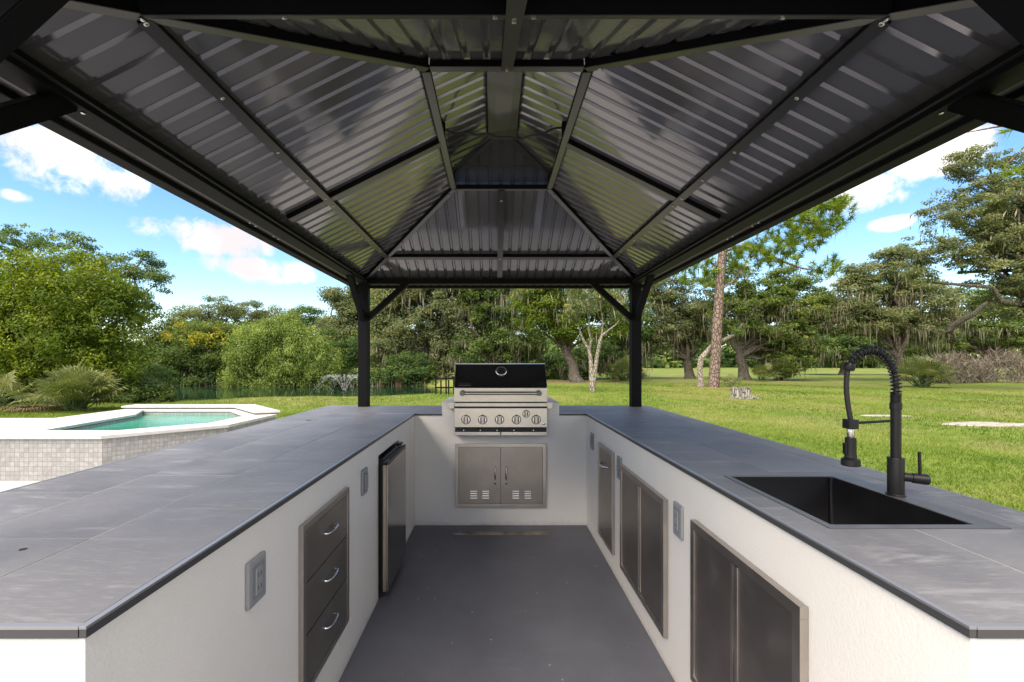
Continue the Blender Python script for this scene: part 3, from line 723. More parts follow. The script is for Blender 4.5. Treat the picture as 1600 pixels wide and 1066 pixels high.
core = catmull(key, 10); hs = catmull(hose, 8)
tube('hose', [f3(p) for p in core+hs[1:]], 0.0072, M['rubber'], fa, 12)
# coil spring round the arc
L = [0.0]
for p, q in zip(core, core[1:]): L.append(L[-1]+(q-p).length)
turns, N = 23, 23*18; pts = []
for i in range(N+1):
    s_ = L[-1]*i/N; k = max(0, min(len(L)-2, int(np.searchsorted(L, s_))-1)); f = (s_-L[k])/(L[k+1]-L[k])
    p = core[k].lerp(core[k+1], f); t = (core[k+1]-core[k]).normalized(); nrm = Vector((-t.y, t.x))
    ph = 2*math.pi*turns*i/N; sd = Vector((0, 0, 1)).cross(fd)
    n3 = fd*nrm.x+Vector((0, 0, nrm.y))
    pts.append(f3(p)+n3*(0.0128*math.cos(ph))+sd*(0.0128*math.sin(ph)))
tube('spring', pts, 0.0024, MB, fa, 6)
e1 = f3(core[-1]); lathe('spring_end_cap', e1+Vector((0, 0, 0.008))+fd*0.004, (f3(hs[2])-e1), [(0, 0.0145), (0.004, 0.0155), (0.018, 0.0155), (0.022, 0.013)], MB, fa)
sp = f3((-0.131, 0)); sp.z = 0
box('docking_bracket', sp.x-0.016, sp.x+0.015, sp.y-0.015, sp.y+0.015, 1.122, 1.152, MB, fa, 0.004)
tube('docking_arm', [sp+Vector((0.018, 0, 1.140)), Vector((fx-0.016, fy, 1.148))], 0.0042, MB, fa, 10)
lathe('sprayer_neck', sp+Vector((0, 0, 1.121)), (0, 0, -1), [(0, 0.0095), (0.005, 0.0105), (0.026, 0.0105), (0.028, 0.0095)], M['chrome'], fa)
lathe('sprayer', sp+Vector((0, 0, 1.094)), (0, 0, -1), [(0, 0.0150), (0.046, 0.0150), (0.062, 0.0168), (0.068, 0.0250), (0.086, 0.0258), (0.088, 0.023)], MB, fa)
box('sprayer_button', sp.x-0.021, sp.x-0.0145, sp.y-0.007, sp.y+0.007, 1.042, 1.078, MB, fa, 0.003)
hdv = Vector((0.88, -0.40, -0.05)).normalized(); h0 = Vector((fx, fy, ZT+0.062))
lathe('handle_barrel', h0, hdv, [(0, 0.0135), (0.038, 0.0135), (0.040, 0.0155), (0.076, 0.0162), (0.079, 0.014)], MB, fa)
q = h0+hdv*0.058
tube('lever', [q+Vector((0, 0, 0.015)), q+Vector((-0.002, 0, 0.083))], [0.0044, 0.0044], MB, fa, 10)

# ------------------------------------------------------------------ gazebo
gz_t = thing('gazebo', 'black metal hardtop gazebo with ribbed hip roof standing over the kitchen', 'gazebo', (0, 2.58, 0))
W, YF, YR = 1.274, 0.86, 4.275
ZB0, ZB1 = 2.06, 2.107
UX, UF, UB, UZ = 0.34, 1.902, 3.234, 2.591           # upper ring
EZ = 2.121                                           # sheet height above the beam's centre line
EX = 1.412; sl = (UZ-EZ)/(W-UX); drop = (EX-W)*sl
ER = YR+drop/((UZ-EZ)/(YR-UB)); EF = YF-drop/((UZ-EZ)/(UF-YF)); EZ0 = EZ-drop
for x in (-W, W):
    for y in (YF, YR):
        z0 = ZT-0.03 if y > 2 else -0.02
        box('post', x-0.045, x+0.045, y-0.045, y+0.045, z0, ZB1+0.004, M['frame'], gz_t, 0.004)
for y in (YF, YR): box('beam', -W+0.046, W-0.046, y-0.044, y+0.044, ZB0, ZB1, M['frame'], gz_t, 0.003)
for x in (-W, W): box('beam', x-0.044, x+0.044, YF+0.046, YR-0.046, ZB0+0.0005, ZB1+0.0005, M['frame'], gz_t, 0.003)
# knee braces
def brace(p0, p1, w=0.026):
    p0, p1 = Vector(p0), Vector(p1); t = (p1-p0).normalized(); sd = Vector((0, 1, 0)) if abs(t.x) > abs(t.y) else Vector((1, 0, 0))
    up = t.cross(sd).normalized(); bm = bmesh.new()
    V = [bm.verts.new(p+sd*(a*w)+up*(b*w)) for p in (p0, p1) for a, b in ((-1, -1), (1, -1), (1, 1), (-1, 1))]
    for f in ((0, 1, 2, 3), (4, 7, 6, 5), (0, 4, 5, 1), (1, 5, 6, 2), (2, 6, 7, 3), (3, 7, 4, 0)): bm.faces.new([V[i] for i in f])
    bmesh.ops.recalc_face_normals(bm, faces=bm.faces); bmesh.ops.bevel(bm, geom=bm.edges[:], offset=0.003, segments=2, affect='EDGES')
    return link('knee_brace', from_bm(bm, 'knee_brace'), M['frame'], gz_t)
for sx in (-1, 1):
    for y, sy in ((YF, 1), (YR, -1)):
        brace((sx*(W-0.03), y, 1.735), (sx*(W-0.405), y, 2.075)); brace((sx*W, y+sy*0.03, 1.735), (sx*W, y+sy*0.435, 2.075))
# glossy flanges below the sheet, inside and outside the beam
for s in (-1, 1):
    a, b = sorted((s*(W-0.046), s*(W-0.060))); box('beam_flange', a, b, YF+0.2, YR-0.10, 2.0765, 2.0795, M['lip'], gz_t)
    a, b = sorted((s*(W+0.046), s*(W+0.088))); box('soffit_flange', a, b, EF+0.1, ER-0.12, 2.0665, 2.0695, M['lip'], gz_t)
    a, b = sorted((s*(W+0.089), s*(EX+0.012))); box('eave_trim', a, b, EF-0.012, ER+0.012, EZ0-0.006, EZ0+0.032, M['frame'], gz_t, 0.008)
for y0, y1 in ((EF-0.012, EF+0.035), (ER-0.035, ER+0.012)): box('eave_trim', -W-0.088, W+0.088, y0, y1, EZ0-0.006, EZ0+0.032, M['frame'], gz_t, 0.008)

def sheet(name, slope, lo, hi, e0, e1, topf, zf, pitch=0.083, rib=0.020, dep=0.011, nseg=5):
    """ribbed sheet: runs lo..hi along the eave; each profile point goes from the eave up to topf(s)"""
    S_ = []; k = math.floor(lo/pitch)
    while k*pitch < hi+pitch:
        c0 = k*pitch
        for ds, dz in ((-rib/2-0.005, 0), (-rib/2+0.003, dep), (rib/2-0.003, dep), (rib/2+0.005, 0)):
            s = c0+ds
            if lo <= s <= hi: S_.append((s, dz))
        k += 1
    S_ = [(lo, S_[0][1])]+S_+[(hi, S_[-1][1])]
    V, F = [], []
    for s, dz in S_:
        t1 = topf(s)
        for i in range(nseg+1):
            q = e0+(t1-e0)*i/nseg; p = slope(s, q); V.append((p[0], p[1], zf(q)+dz+0.002))
    m = nseg+1
    for i in range(len(S_)-1):
        for j in range(nseg): F.append((i*m+j, (i+1)*m+j, (i+1)*m+j+1, i*m+j+1))
    me = bpy.data.meshes.new(name); me.from_pydata(V, [], F); me.update()
    bm = bmesh.new(); bm.from_mesh(me); bmesh.ops.remove_doubles(bm, verts=bm.verts, dist=1e-5); bm.to_mesh(me); bm.free()
    o = link(name, me, M['roof'], gz_t)
    md = o.modifiers.new('gauge', 'SOLIDIFY'); md.thickness = 0.0012; md.offset = 1.0 if True else 0
    return o
YM = 2.56
def hipY(s):      # how far in (|x|) the hip is at this y
    if s > UB: return UX+(s-UB)/(ER-UB)*(EX-UX)
    if s < UF: return UX+(UF-s)/(UF-EF)*(EX-UX)
    return UX
def hipX(x, back):
    f = max(0.0, (abs(x)-UX)/(EX-UX)); return UB+f*(ER-UB) if back else UF-f*(UF-EF)
zside = lambda q: UZ-(abs(q)-UX)*(UZ-EZ0)/(EX-UX)
for s in (-1, 1):
    for lo, hi in ((EF, YM), (YM, ER)):
        sheet('roof_sheet', lambda t, q, s=s: (s*q, t), lo, hi, EX, UX, hipY, zside)
zback = lambda q: UZ-(q-UB)*(UZ-EZ0)/(ER-UB)
zfront = lambda q: UZ-(UF-q)*(UZ-EZ0)/(UF-EF)
for lo, hi in ((-EX, 0), (0, EX)):
    sheet('roof_sheet', lambda t, q: (t, q), lo, hi, ER, UB, lambda x: hipX(x, True), zback)
    sheet('roof_sheet', lambda t, q: (t, q), lo, hi, EF, UF, lambda x: hipX(x, False), zfront)

def bar(name, p0, p1, w, h, nrm, mat, lip=True):
    """rolled channel under the sheet: dark web with a brighter lower flange"""
    p0, p1, nrm = Vector(p0), Vector(p1), Vector(nrm).normalized()
    t = (p1-p0).normalized(); sd = t.cross(nrm).normalized(); nrm = sd.cross(t).normalized()
    if nrm.z > 0: nrm = -nrm
    def block(nm, w_, n0, n1, m_):
        bm = bmesh.new()
        V = [bm.verts.new(p+sd*(a*w_)+nrm*b) for p in (p0, p1) for a, b in ((-1, n0), (1, n0), (1, n1), (-1, n1))]
        for f in ((0, 1, 2, 3), (4, 7, 6, 5), (0, 4, 5, 1), (1, 5, 6, 2), (2, 6, 7, 3), (3, 7, 4, 0)): bm.faces.new([V[i] for i in f])
        bmesh.ops.recalc_face_normals(bm, faces=bm.faces); bmesh.ops.bevel(bm, geom=bm.edges[:], offset=0.0018, segments=2, affect='EDGES')
        return from_bm(bm, nm)
    o = link(name, block(name, w*0.5, 0.001, h, M['frame']), M['frame'], gz_t)
    if lip:
        f = link('flange', block('flange', w*0.5+0.001, h+0.0005, h+0.003, M['lip']), M['lip'], o); f.matrix_parent_inverse = Matrix.Identity(4)
    return o
def fz(x, y):      # sheet height at a plan point
    return min(zside(abs(x)), zback(y) if y > UB else 9, zfront(y) if y < UF else 9)
nL = Vector((0.503, 0, -1)); nRr = Vector((-0.503, 0, -1)); nB = Vector((0, -0.454, -1)); nF = Vector((0, 0.454, -1))
tp = 0.30
jx = W+(UX-W)*tp
def yat(f, back): return (YR+(UB-YR)*f) if back else (YF+(UF-YF)*f)
zp = EZ+(UZ-EZ)*tp
for s in (-1, 1):
    n = nL if s < 0 else nRr
    bar('purlin', (s*jx, yat(tp, False)+0.03, zp), (s*jx, yat(tp, True)-0.03, zp), 0.036, 0.032, n, None)
    bar('rafter', (s*(W-0.06), YM, fz(W-0.06, YM)), (s*(UX+0.02), YM, fz(UX+0.02, YM)), 0.05, 0.026, n, None)
    bar('ring_bar', (s*UX, UF+0.02, UZ-0.004), (s*UX, UB-0.02, UZ-0.004), 0.034, 0.03, (0, 0, -1), None)
    for back in (True, False):
        y0, y1 = yat(0.03, back), yat(1.0, back)
        bar('hip_rafter', (s*(W+(UX-W)*0.03), y0, EZ+(UZ-EZ)*0.03-0.004), (s*UX, y1, UZ-0.004), 0.034, 0.03, (n+(nB if back else nF)), None)
for back in (True, False):
    n = nB if back else nF
    bar('purlin', (-jx+0.03, yat(tp, back), zp), (jx-0.03, yat(tp, back), zp), 0.036, 0.032, n, None)
    bar('ring_bar', (-UX+0.02, yat(1, back), UZ-0.004), (UX-0.02, yat(1, back), UZ-0.004), 0.034, 0.03, (0, 0, -1), None)
    bar('rafter', (0, yat(0.05, back), fz(0, yat(0.05, back))), (0, yat(0.985, back), fz(0, yat(0.985, back))), 0.045, 0.036, n, None)
for s in (-1, 1):
    for back in (True, False):
        c0 = Vector((s*(EX+0.004), ER if back else EF, EZ0)); c1 = Vector((s*UX, UB if back else UF, UZ)); t = (c1-c0)
        wv = Vector((0.10, 0, 0)); wy = Vector((0, 0.10 if back else -0.10, 0))
        bm = bmesh.new(); up = Vector((0, 0, 0.022))
        q0, q1 = c0+up, c1+up
        A_ = [bm.verts.new(p) for p in (q0, q1, q1+Vector((s*0.09, 0, -0.045)), q0+Vector((s*-0.0, (-0.09 if back else 0.09), -0.0)))]
        B_ = [bm.verts.new(p) for p in (q0, q1, q1+Vector((0, (0.09 if back else -0.09), -0.041)), q0+Vector((-s*0.09, 0, 0.0)))]
        bm.faces.new(A_); bm.faces.new(B_)
        o = link('hip_cap', from_bm(bm, 'hip_cap'), M['frame'], gz_t); md = o.modifiers.new('gauge', 'SOLIDIFY'); md.thickness = 0.002
# small raised upper roof over the vent opening
VX, VF, VB, VZ, RZ, RF, RB = 0.47, 1.76, 3.38, 2.622, 2.835, 2.24, 2.90
zs2 = lambda q: RZ-q*(RZ-VZ)/VX
def up_top(y):
    if y > RB: return VX*(y-RB)/(VB-RB)
    if y < RF: return VX*(RF-y)/(RF-VF)
    return 0.0
for s in (-1, 1): sheet('upper_roof_sheet', lambda t, q, s=s: (s*q, t), VF, VB, VX, 0, up_top, zs2)
zb2 = lambda q: RZ-(q-RB)*(RZ-VZ)/(VB-RB); zf2 = lambda q: RZ-(RF-q)*(RZ-VZ)/(RF-VF)
sheet('upper_roof_sheet', lambda t, q: (t, q), -VX, VX, VB, RB, lambda x: RB+abs(x)/VX*(VB-RB), zb2)
sheet('upper_roof_sheet', lambda t, q: (t, q), -VX, VX, VF, RF, lambda x: RF-abs(x)/VX*(RF-VF), zf2)
prism('ridge_channel', [(-0.088, RZ-0.066), (-0.045, RZ-0.078), (0.045, RZ-0.078), (0.088, RZ-0.066), (0.09, RZ-0.050), (0, RZ-0.008), (-0.09, RZ-0.050)], 'y', RF-0.05, RB+0.02, M['lip'], gz_t, 0.001)
for s in (-1, 1):
    for yb, rb in ((VB, RB), (VF, RF)):
        bar('upper_hip', (s*VX*0.97, rb+(yb-rb)*0.97, VZ+0.004), (0, rb, RZ-0.004), 0.026, 0.02, (s*-0.4, -0.4 if yb > 2 else 0.4, -1), None)
    for y in (UF, UB, YM):
        box('vent_strut', s*UX-0.012, s*UX+0.012, y-0.012, y+0.012, UZ, zs2(UX)-0.002, M['frame'], gz_t)
# black insect netting tied across the rear of the opening, and its cord
m_, T_ = new_mat('netting')
wv = T_.m('MAXIMUM', T_.m('PINGPONG', T_.m('MULTIPLY', T_.n('ShaderNodeSeparateXYZ', {0: geo_co(T_)}).outputs[0], 400), 1.0), 0.0)
d_ = T_.n('ShaderNodeBsdfPrincipled', {'Base Color': (0.012, 0.012, 0.012, 1), 'Roughness': 0.8})
t_ = T_.n('ShaderNodeBsdfTransparent')
finish(T_, T_.n('ShaderNodeMixShader', {0: 0.55, 1: t_.outputs[0], 2: d_.outputs[0]}).outputs[0]); M['net'] = m_
V, F = [], []; nu, nv_ = 24, 10; rr = random.Random(8)
for j in range(nv_+1):
    for i in range(nu+1):
        u, v = i/nu*2-1, j/nv_
        V.append((u*(UX-0.01), UB-0.02-0.52*v-0.02*math.sin(u*7)*v, UZ+0.012+(0.10*v**0.7)*(1-0.25*u*u)-0.035*math.sin(math.pi*v)+rr.uniform(-.003, .003)))
for j in range(nv_):
    for i in range(nu): a = j*(nu+1)+i; F.append((a, a+1, a+nu+2, a+nu+1))
me = bpy.data.meshes.new('insect_netting'); me.from_pydata(V, [], F); me.update(); me.polygons.foreach_set('use_smooth', [True]*len(me.polygons))
link('insect_netting', me, M['net'], gz_t)
tube('netting_cord', [(x*UX, 2.60+0.02*math.sin(x*5), UZ+0.075-0.05*(1-x*x)+0.006*math.sin(x*17)) for x in [i/12-1 for i in range(25)]], 0.006, M['rubber'], gz_t, 8)
tube('netting_cord', [(x*UX*0.95, 3.06-0.05*(1-x*x), UZ+0.07-0.035*(1-x*x)) for x in [i/8-1 for i in range(17)]], 0.004, M['rubber'], gz_t, 8)
# bolts
bolt_me = None
def bolt(p, nrm, r=0.007):
    global bolt_me
    if bolt_me is None:
        o = lathe('bolt', (0, 0, 0), (0, 0, 1), [(0, 1.0), (0.35, 1.0), (0.6, 0.7), (0.65, 0.3)], M['chrome'], gz_t, 10); bolt_me = o.data
    else:
        o = bpy.data.objects.new('bolt', bolt_me); COL.objects.link(o); adopt(o, gz_t)
    o.rotation_euler = Vector(nrm).to_track_quat('Z', 'Y').to_euler(); o.location = p; o.scale = (r, r, r)
for s in (-1, 1):
    n = (nL if s < 0 else nRr).normalized()
    for y in (1.21, 1.55, 1.95, 2.25, 2.50, 2.62, 3.0, 3.35, 3.7):
        bolt(Vector((s*jx, y, zp))+n*0.0355, n)
    for f in (0.1, 0.5, 0.96): bolt((s*(W+(UX-W)*f), yat(f, True), EZ+(UZ-EZ)*f-0.042), (0, 0, -1))
    for f in (0.32, 0.96): bolt((s*(W+(UX-W)*f), yat(f, False), EZ+(UZ-EZ)*f-0.042), (0, 0, -1))
    for y in (2.40, 2.46, 2.66, 2.72): bolt((s*(W+0.067), y, 2.0662), (0, 0, -1), 0.006)
    for y in (YF+0.40, YF+0.47, YR-0.44): bolt((s*(W-0.02), y, ZB0-0.0005), (0, 0, -1), 0.006)
for x in (-0.6, 0.0, 0.05, -0.05, 0.7): bolt(Vector((x, yat(tp, False), zp))+nF.normalized()*0.0355, nF)
for f in (0.32, 0.97): bolt(Vector((0, yat(f, False), fz(0, yat(f, False))))+nF.normalized()*0.040, nF)
for f in (0.3, 0.9): bolt(Vector((0, yat(f, True), fz(0, yat(f, True))))+nB.normalized()*0.040, nB)

# ------------------------------------------------------------------ raised spa pool on the left
sp_t = thing('spa_pool', 'raised spa pool with grey mosaic tile wall and pale coping', 'pool', (-4.6, 6.7, 0))
OUT = [(-12.0, 5.09), (-4.45, 5.09), (-3.55, 6.0), (-3.5, 7.24), (-4.45, 8.27), (-6.55, 8.27), (-6.55, 6.72), (-12.0, 6.72)]
INN = [(-5.52, 5.52), (-4.62, 5.52), (-3.93, 6.2), (-3.9, 7.05), (-4.62, 7.86), (-6.12, 7.86), (-5.72, 7.2)]
def inset_wall(pts, d=0.03):
    c = Vector((-6.0, 6.5)); out = []
    n = len(pts)
    for i in range(n):
        p0, p, p1 = Vector(pts[i-1]), Vector(pts[i]), Vector(pts[(i+1) % n])
        e0, e1 = (p-p0).normalized(), (p1-p).normalized(); n0, n1 = Vector((-e0.y, e0.x)), Vector((-e1.y, e1.x))
        b = (n0+n1).normalized(); out.append(tuple(p+b*d/max(0.3, b.dot(n0))))
    return out
bm = bmesh.new(); ow = inset_wall(OUT)
A = [bm.verts.new((x, y, -0.1)) for x, y in ow]; B = [bm.verts.new((x, y, 0.4695)) for x, y in ow]
for i in range(len(ow)): bm.faces.new((A[i], A[(i+1) % len(ow)], B[(i+1) % len(ow)], B[i]))
link('tile_wall', from_bm(bm, 'tile_wall'), M['mosaic'], sp_t)
def ring_slab(name, outer, inner, z0, z1, mat):
    from mathutils.geometry import tessellate_polygon
    pts = [Vector((x, y, 0)) for x, y in outer]+[Vector((x, y, 0)) for x, y in inner]
    tri = tessellate_polygon([[Vector((x, y, 0)) for x, y in outer], [Vector((x, y, 0)) for x, y in inner]])
    bm = bmesh.new()
    T_ = [bm.verts.new((p.x, p.y, z1)) for p in pts]; B_ = [bm.verts.new((p.x, p.y, z0)) for p in pts]
    for t in tri:
        bm.faces.new([T_[i] for i in t]); bm.faces.new([B_[i] for i in t[::-1]])
    no = len(outer)
    for i in range(no): j = (i+1) % no; bm.faces.new((T_[i], T_[j], B_[j], B_[i]))
    for i in range(len(inner)): j = (i+1) % len(inner); bm.faces.new((T_[no+i], T_[no+j], B_[no+j], B_[no+i]))
    return link(name, from_bm(bm, name), mat, sp_t)
ring_slab('coping', OUT, INN, 0.47, 0.505, M['white'])
bm = bmesh.new()
A = [bm.verts.new((x, y, 0.4595)) for x, y in INN]; B = [bm.verts.new((x, y, -0.3)) for x, y in INN]
for i in range(len(INN)): bm.faces.new((A[i], B[i], B[(i+1) % len(INN)], A[(i+1) % len(INN)]))
bm.faces.new(B)
link('basin', from_bm(bm, 'basin'), M['mosaic'], sp_t)
bm = bmesh.new(); bm.faces.new([bm.verts.new((x, y, 0.425)) for x, y in inset_wall(INN, -0.001)]); link('water_surface', from_bm(bm, 'water_surface'), M['poolwater'], sp_t)
# raised back ledge behind the water, tiled on the inside
LB = [(-3.5, 7.26), (-4.45, 8.29), (-6.57, 8.29), (-6.57, 8.02), (-4.60, 8.02), (-3.78, 7.14)]
prism('back_ledge', LB, 'z', 0.5105, 0.53, M['mosaic'], sp_t)
prism('back_coping', [(-3.46, 7.25), (-4.43, 8.32), (-6.60, 8.32), (-6.60, 7.99), (-4.62, 7.99), (-3.80, 7.11)], 'z', 0.5305, 0.56, M['white'], sp_t)

# ------------------------------------------------------------------ foliage builders
def unit(v): return v/np.maximum(np.linalg.norm(v, axis=-1, keepdims=True), 1e-9)
def leaf_quads(pos, nrm, length, width, rng, droop=None):
    n = len(pos); nrm = unit(nrm)
    r = rng.normal(size=(n, 3))
    if droop is not None: r = r*0.45+np.array([0, 0, -1.0])*droop
    t = unit(r-nrm*np.sum(r*nrm, 1, keepdims=True)); b = np.cross(nrm, t)
    L = (length*rng.uniform(0.65, 1.35, (n, 1))); Wd = (width*rng.uniform(0.7, 1.3, (n, 1)))
    return np.stack([pos-t*L*0.5, pos+b*Wd*0.5+t*L*0.05, pos+t*L*0.5, pos-b*Wd*0.5+t*L*0.05], 1)
def crown_points(blobs, ncl, per, rng, clr, shell=0.55, flat=0.6):
    """blobs: world ellipsoids (c, r). clusters spread through them, biased outwards -> leaf positions, normals, cluster tint"""
    w = np.array([(b[1][0]*b[1][1]*b[1][2])**(2/3) for b in blobs]); w /= w.sum()
    k = rng.choice(len(blobs), ncl, p=w)
    C = np.array([b[0] for b in blobs])[k]; Rr = np.array([b[1] for b in blobs])[k]
    d = unit(rng.normal(size=(ncl, 3))); rad = rng.uniform(shell**3, 1.0, (ncl, 1))**(1/3)
    cen = C+d*Rr*rad
    cr = clr*rng.uniform(0.55, 1.35, (ncl, 1))*np.array([[1, 1, flat]])
    npc = np.maximum(3, (per*rng.uniform(0.5, 1.5, ncl)*(cr[:, 0]/clr)**2)).astype(int)
    idx = np.repeat(np.arange(ncl), npc); n = len(idx)
    o = unit(rng.normal(size=(n, 3)))*(rng.uniform(0.05, 1.0, (n, 1))**(1/2.2))
    pos = cen[idx]+o*cr[idx]
    nr = unit(o*0.7+d[idx]*0.35+np.array([0, 0, 0.55])+rng.normal(size=(n, 3))*0.55)
    ct = np.clip(rng.normal(0.42, 0.27, ncl), 0, 1)
    return pos, nr, ct[idx], cen, d
def px_blobs(lst, Y, dr=0.8, dy=0.0):
    out = []
    for b in lst:
        px, py, rx, ry = b[:4]; off = b[4] if len(b) > 4 else 0.0
        y = Y+off; s = y/FPX
        out.append(((PX(px, y), y, PZ(py, y)), (rx*s, (rx+ry)*0.5*s*dr, ry*s)))
    return out
def wobble(p0, p1, rnd, k, amp):
    p0, p1 = Vector(p0), Vector(p1); pts = [p0]
    for i in range(1, k):
        t = i/k; p = p0.lerp(p1, t)+Vector((rnd.uniform(-1, 1), rnd.uniform(-1, 1), rnd.uniform(-0.5, 0.8)))*amp*math.sin(math.pi*t); pts.append(p)
    pts.append(p1); return pts
def moss_strands(cen, n, rng, lmin, lmax, wid, name, parent, spread=0.5):
    """Spanish moss: clumps of narrow tapering strands hanging from the boughs"""
    ncl = len(cen); idx = rng.integers(0, ncl, n)
    p = cen[idx]+rng.normal(size=(n, 3))*np.array([spread, spread, 0.12])
    L = rng.uniform(lmin, lmax, (n, 1))*rng.uniform(0.2, 1.0, (n, 1))*rng.uniform(0.4, 1.1, ncl)[idx][:, None]; a = rng.uniform(0, 6.28, n)
    b = np.stack([np.cos(a), np.sin(a), np.zeros(n)], 1)*wid*rng.uniform(0.4, 1.2, (n, 1))
    sw = rng.normal(size=(n, 3))*np.array([0.06, 0.06, 0])
    dn = np.array([0, 0, -1.0])
    q = np.stack([p-b*0.4, p+dn*L*0.45-b+sw, p+dn*L+sw*1.6, p+dn*L*0.5+b+sw], 1)
    o = np_mesh(name, q.reshape(-1, 3), 4, rng.uniform(0, 1, n), M['moss'], parent); tag(o, kind='stuff'); return o
def tree(name, label, cat, base, blobs, ncl, per, clr, leaf, mat, seed, trunk_r=0.25, trunk_to=None, limbs=10, barkm='barkoak', group=None,
         moss=0, moss_len=(0.4, 1.3), shell=0.5, flat=0.6, droop=None, tint=(0.0, 1.0), stems=1, lean=(0, 0), top_light=0.35, moss_w=0.045):
    rng = np.random.default_rng(seed); rnd = random.Random(seed)
    bx, by_ = base; z0 = gz(bx, by_)
    t = thing(name, label, cat, (bx, by_, z0), group)
    pos, nr, ct, cen, d = crown_points(blobs, int(ncl*1.15), per*1.45, rng, clr, shell, flat); leaf *= 0.76
    q = leaf_quads(pos, nr, leaf, leaf*(0.28 if droop else 0.52), rng, droop)
    zlo, zhi = pos[:, 2].min(), pos[:, 2].max()
    tv = tint[0]+(tint[1]-tint[0])*np.clip(ct*0.75+rng.normal(0, 0.14, len(ct))+0.12, 0, 1)
    np_mesh('crown', q.reshape(-1, 3), 4, tv, mat, t)
    # wood
    paths = []
    cb = np.average(np.array([b[0] for b in blobs]), axis=0, weights=[b[1][0]*b[1][2] for b in blobs])
    zc = min(b[0][2]-b[1][2]*0.3 for b in blobs)
    for k in range(stems):
        off = Vector((rnd.uniform(-1, 1), rnd.uniform(-1, 1), 0))*(0.0 if stems == 1 else trunk_r*2.2)
        top = Vector(trunk_to) if (trunk_to and k == 0) else Vector((bx*0.45+cb[0]*0.55+lean[0], by_*0.45+cb[1]*0.55+lean[1], max(zc, z0+1.2)))+off*3
        p0 = Vector((bx, by_, z0-0.25))+off
        tp_ = wobble(p0, top, rnd, 6, 0.10*(top-p0).length*0.6)
        r0 = trunk_r*(1 if stems == 1 else rnd.uniform(0.6, 1.0))
        paths.append((tp_, [r0*1.35]+[r0*(1-0.09*i) for i in range(1, 7)]))
        sel = rng.permutation(len(cen))[:max(1, limbs//stems)]
        for i in sel:
            st = tp_[rnd.randint(3, 6)]; en = Vector(cen[i])
            pp = wobble(st, en, rnd, 5, 0.13*(en-st).length); r1 = r0*rnd.uniform(0.28, 0.5)
            paths.append((pp, [r1, r1*0.8, r1*0.62, r1*0.45, r1*0.3, r1*0.12]))
    tubes('trunk', paths, M[barkm], t, 7, 60)
    if moss:
        low = cen[cen[:, 2] < np.percentile(cen[:, 2], 75)]
        pick = low[rng.permutation(len(low))[:max(4, len(low)//8)]]; moss = int(moss*1.3); moss_w *= 0.62
        moss_strands(pick, moss, rng, moss_len[0], moss_len[1], moss_w, 'hanging_moss', t)
    return t, cen

def palmetto(label, x, y, nfr, size, seed, mat, name='palmetto', cat='palm', dry=0):
    rng = np.random.default_rng(seed); z = gz(x, y); t = thing(name, label, cat, (x, y, z)); rnd = random.Random(seed)
    V, tint, stalks = [], [], []; Vd, td = [], []
    for i in range(nfr):
        az = rnd.uniform(0, 6.283); el = rnd.uniform(0.35, 1.5) if i >= dry else rnd.uniform(-0.05, 0.25)
        Ls = size*rnd.uniform(0.5, 0.95); fan = size*rnd.uniform(0.45, 0.66)
        dirv = Vector((math.cos(az)*math.cos(el), math.sin(az)*math.cos(el), math.sin(el)))
        b0 = Vector((x+rnd.uniform(-.2, .2)*size, y+rnd.uniform(-.2, .2)*size, z+0.06))
        mid = b0+dirv*Ls*0.6; tip = b0+dirv*Ls+Vector((0, 0, -0.06*Ls)); stalks.append(([b0, mid, tip], [0.014*size, 0.01*size, 0.007*size]))
        side = dirv.cross(Vector((0, 0, 1))).normalized(); fwd = (dirv+Vector((0, 0, -0.12))).normalized()
        tf = rnd.uniform(0.1, 0.8); nb = 18
        for k in range(nb):
            a = (k/(nb-1)-0.5)*3.7
            dv = (fwd*math.cos(a)+side*math.sin(a)); L = fan*(1-0.12*abs(a))*rnd.uniform(0.85, 1.1)
            up = side.cross(fwd).normalized(); wv_ = dv.cross(up).normalized()*0.020*size
            m_ = tip+dv*L*0.6; e_ = tip+dv*L*0.98+Vector((0, 0, -0.30*L*rnd.uniform(0.4, 1.3)))
            quad = [tip, m_+wv_, e_, m_-wv_]
            (Vd if i < dry else V).append([tuple(p) for p in quad]); (td if i < dry else tint).append(min(1, max(0, tf+rnd.uniform(-.15, .2))))
    if V: np_mesh('fronds', np.array(V).reshape(-1, 3), 4, np.array(tint), mat, t)
    if Vd: np_mesh('dead_fronds', np.array(Vd).reshape(-1, 3), 4, np.array(td), M['dry'], t)
    tubes('stalks', stalks, mat if not dry else M['barkoak'], t, 5)
    for o in t.children: tag(o, kind='stuff')
    return t

# ------------------------------------------------------------------ trees, left side
GL = 'trees beyond the pond'
tree('leafy_tree', 'large bright green bushy tree behind the palmetto at left', 'tree', (PX(95, 15.2), 15.2),
     px_blobs([(95, 455, 112, 66), (165, 500, 62, 75), (25, 470, 70, 80), (60, 550, 100, 66), (140, 570, 90, 52), (100, 520, 110, 90), (-40, 560, 70, 70)], 15.2, 0.85),
     760, 62, 0.36, 0.135, M['bright'], 11, 0.085, limbs=44, stems=5, shell=0.35, flat=0.8, barkm='barkpale')
tree('oak_tree', 'tall airy dark oak rising behind the bushy tree at far left', 'tree', (PX(120, 36), 36),
     px_blobs([(30, 372, 60, 24), (105, 386, 44, 26), (5, 410, 60, 50), (165, 425, 52, 42), (215, 415, 34, 26), (238, 440, 42, 26), (195, 470, 44, 32), (225, 485, 25, 16), (100, 470, 80, 60)], 36, 0.8),
     300, 75, 0.62, 0.24, M['dark'], 12, 0.4, limbs=46, shell=0.3, flat=0.45, moss=500, moss_len=(0.5, 1.4), tint=(0.1, 1.0))
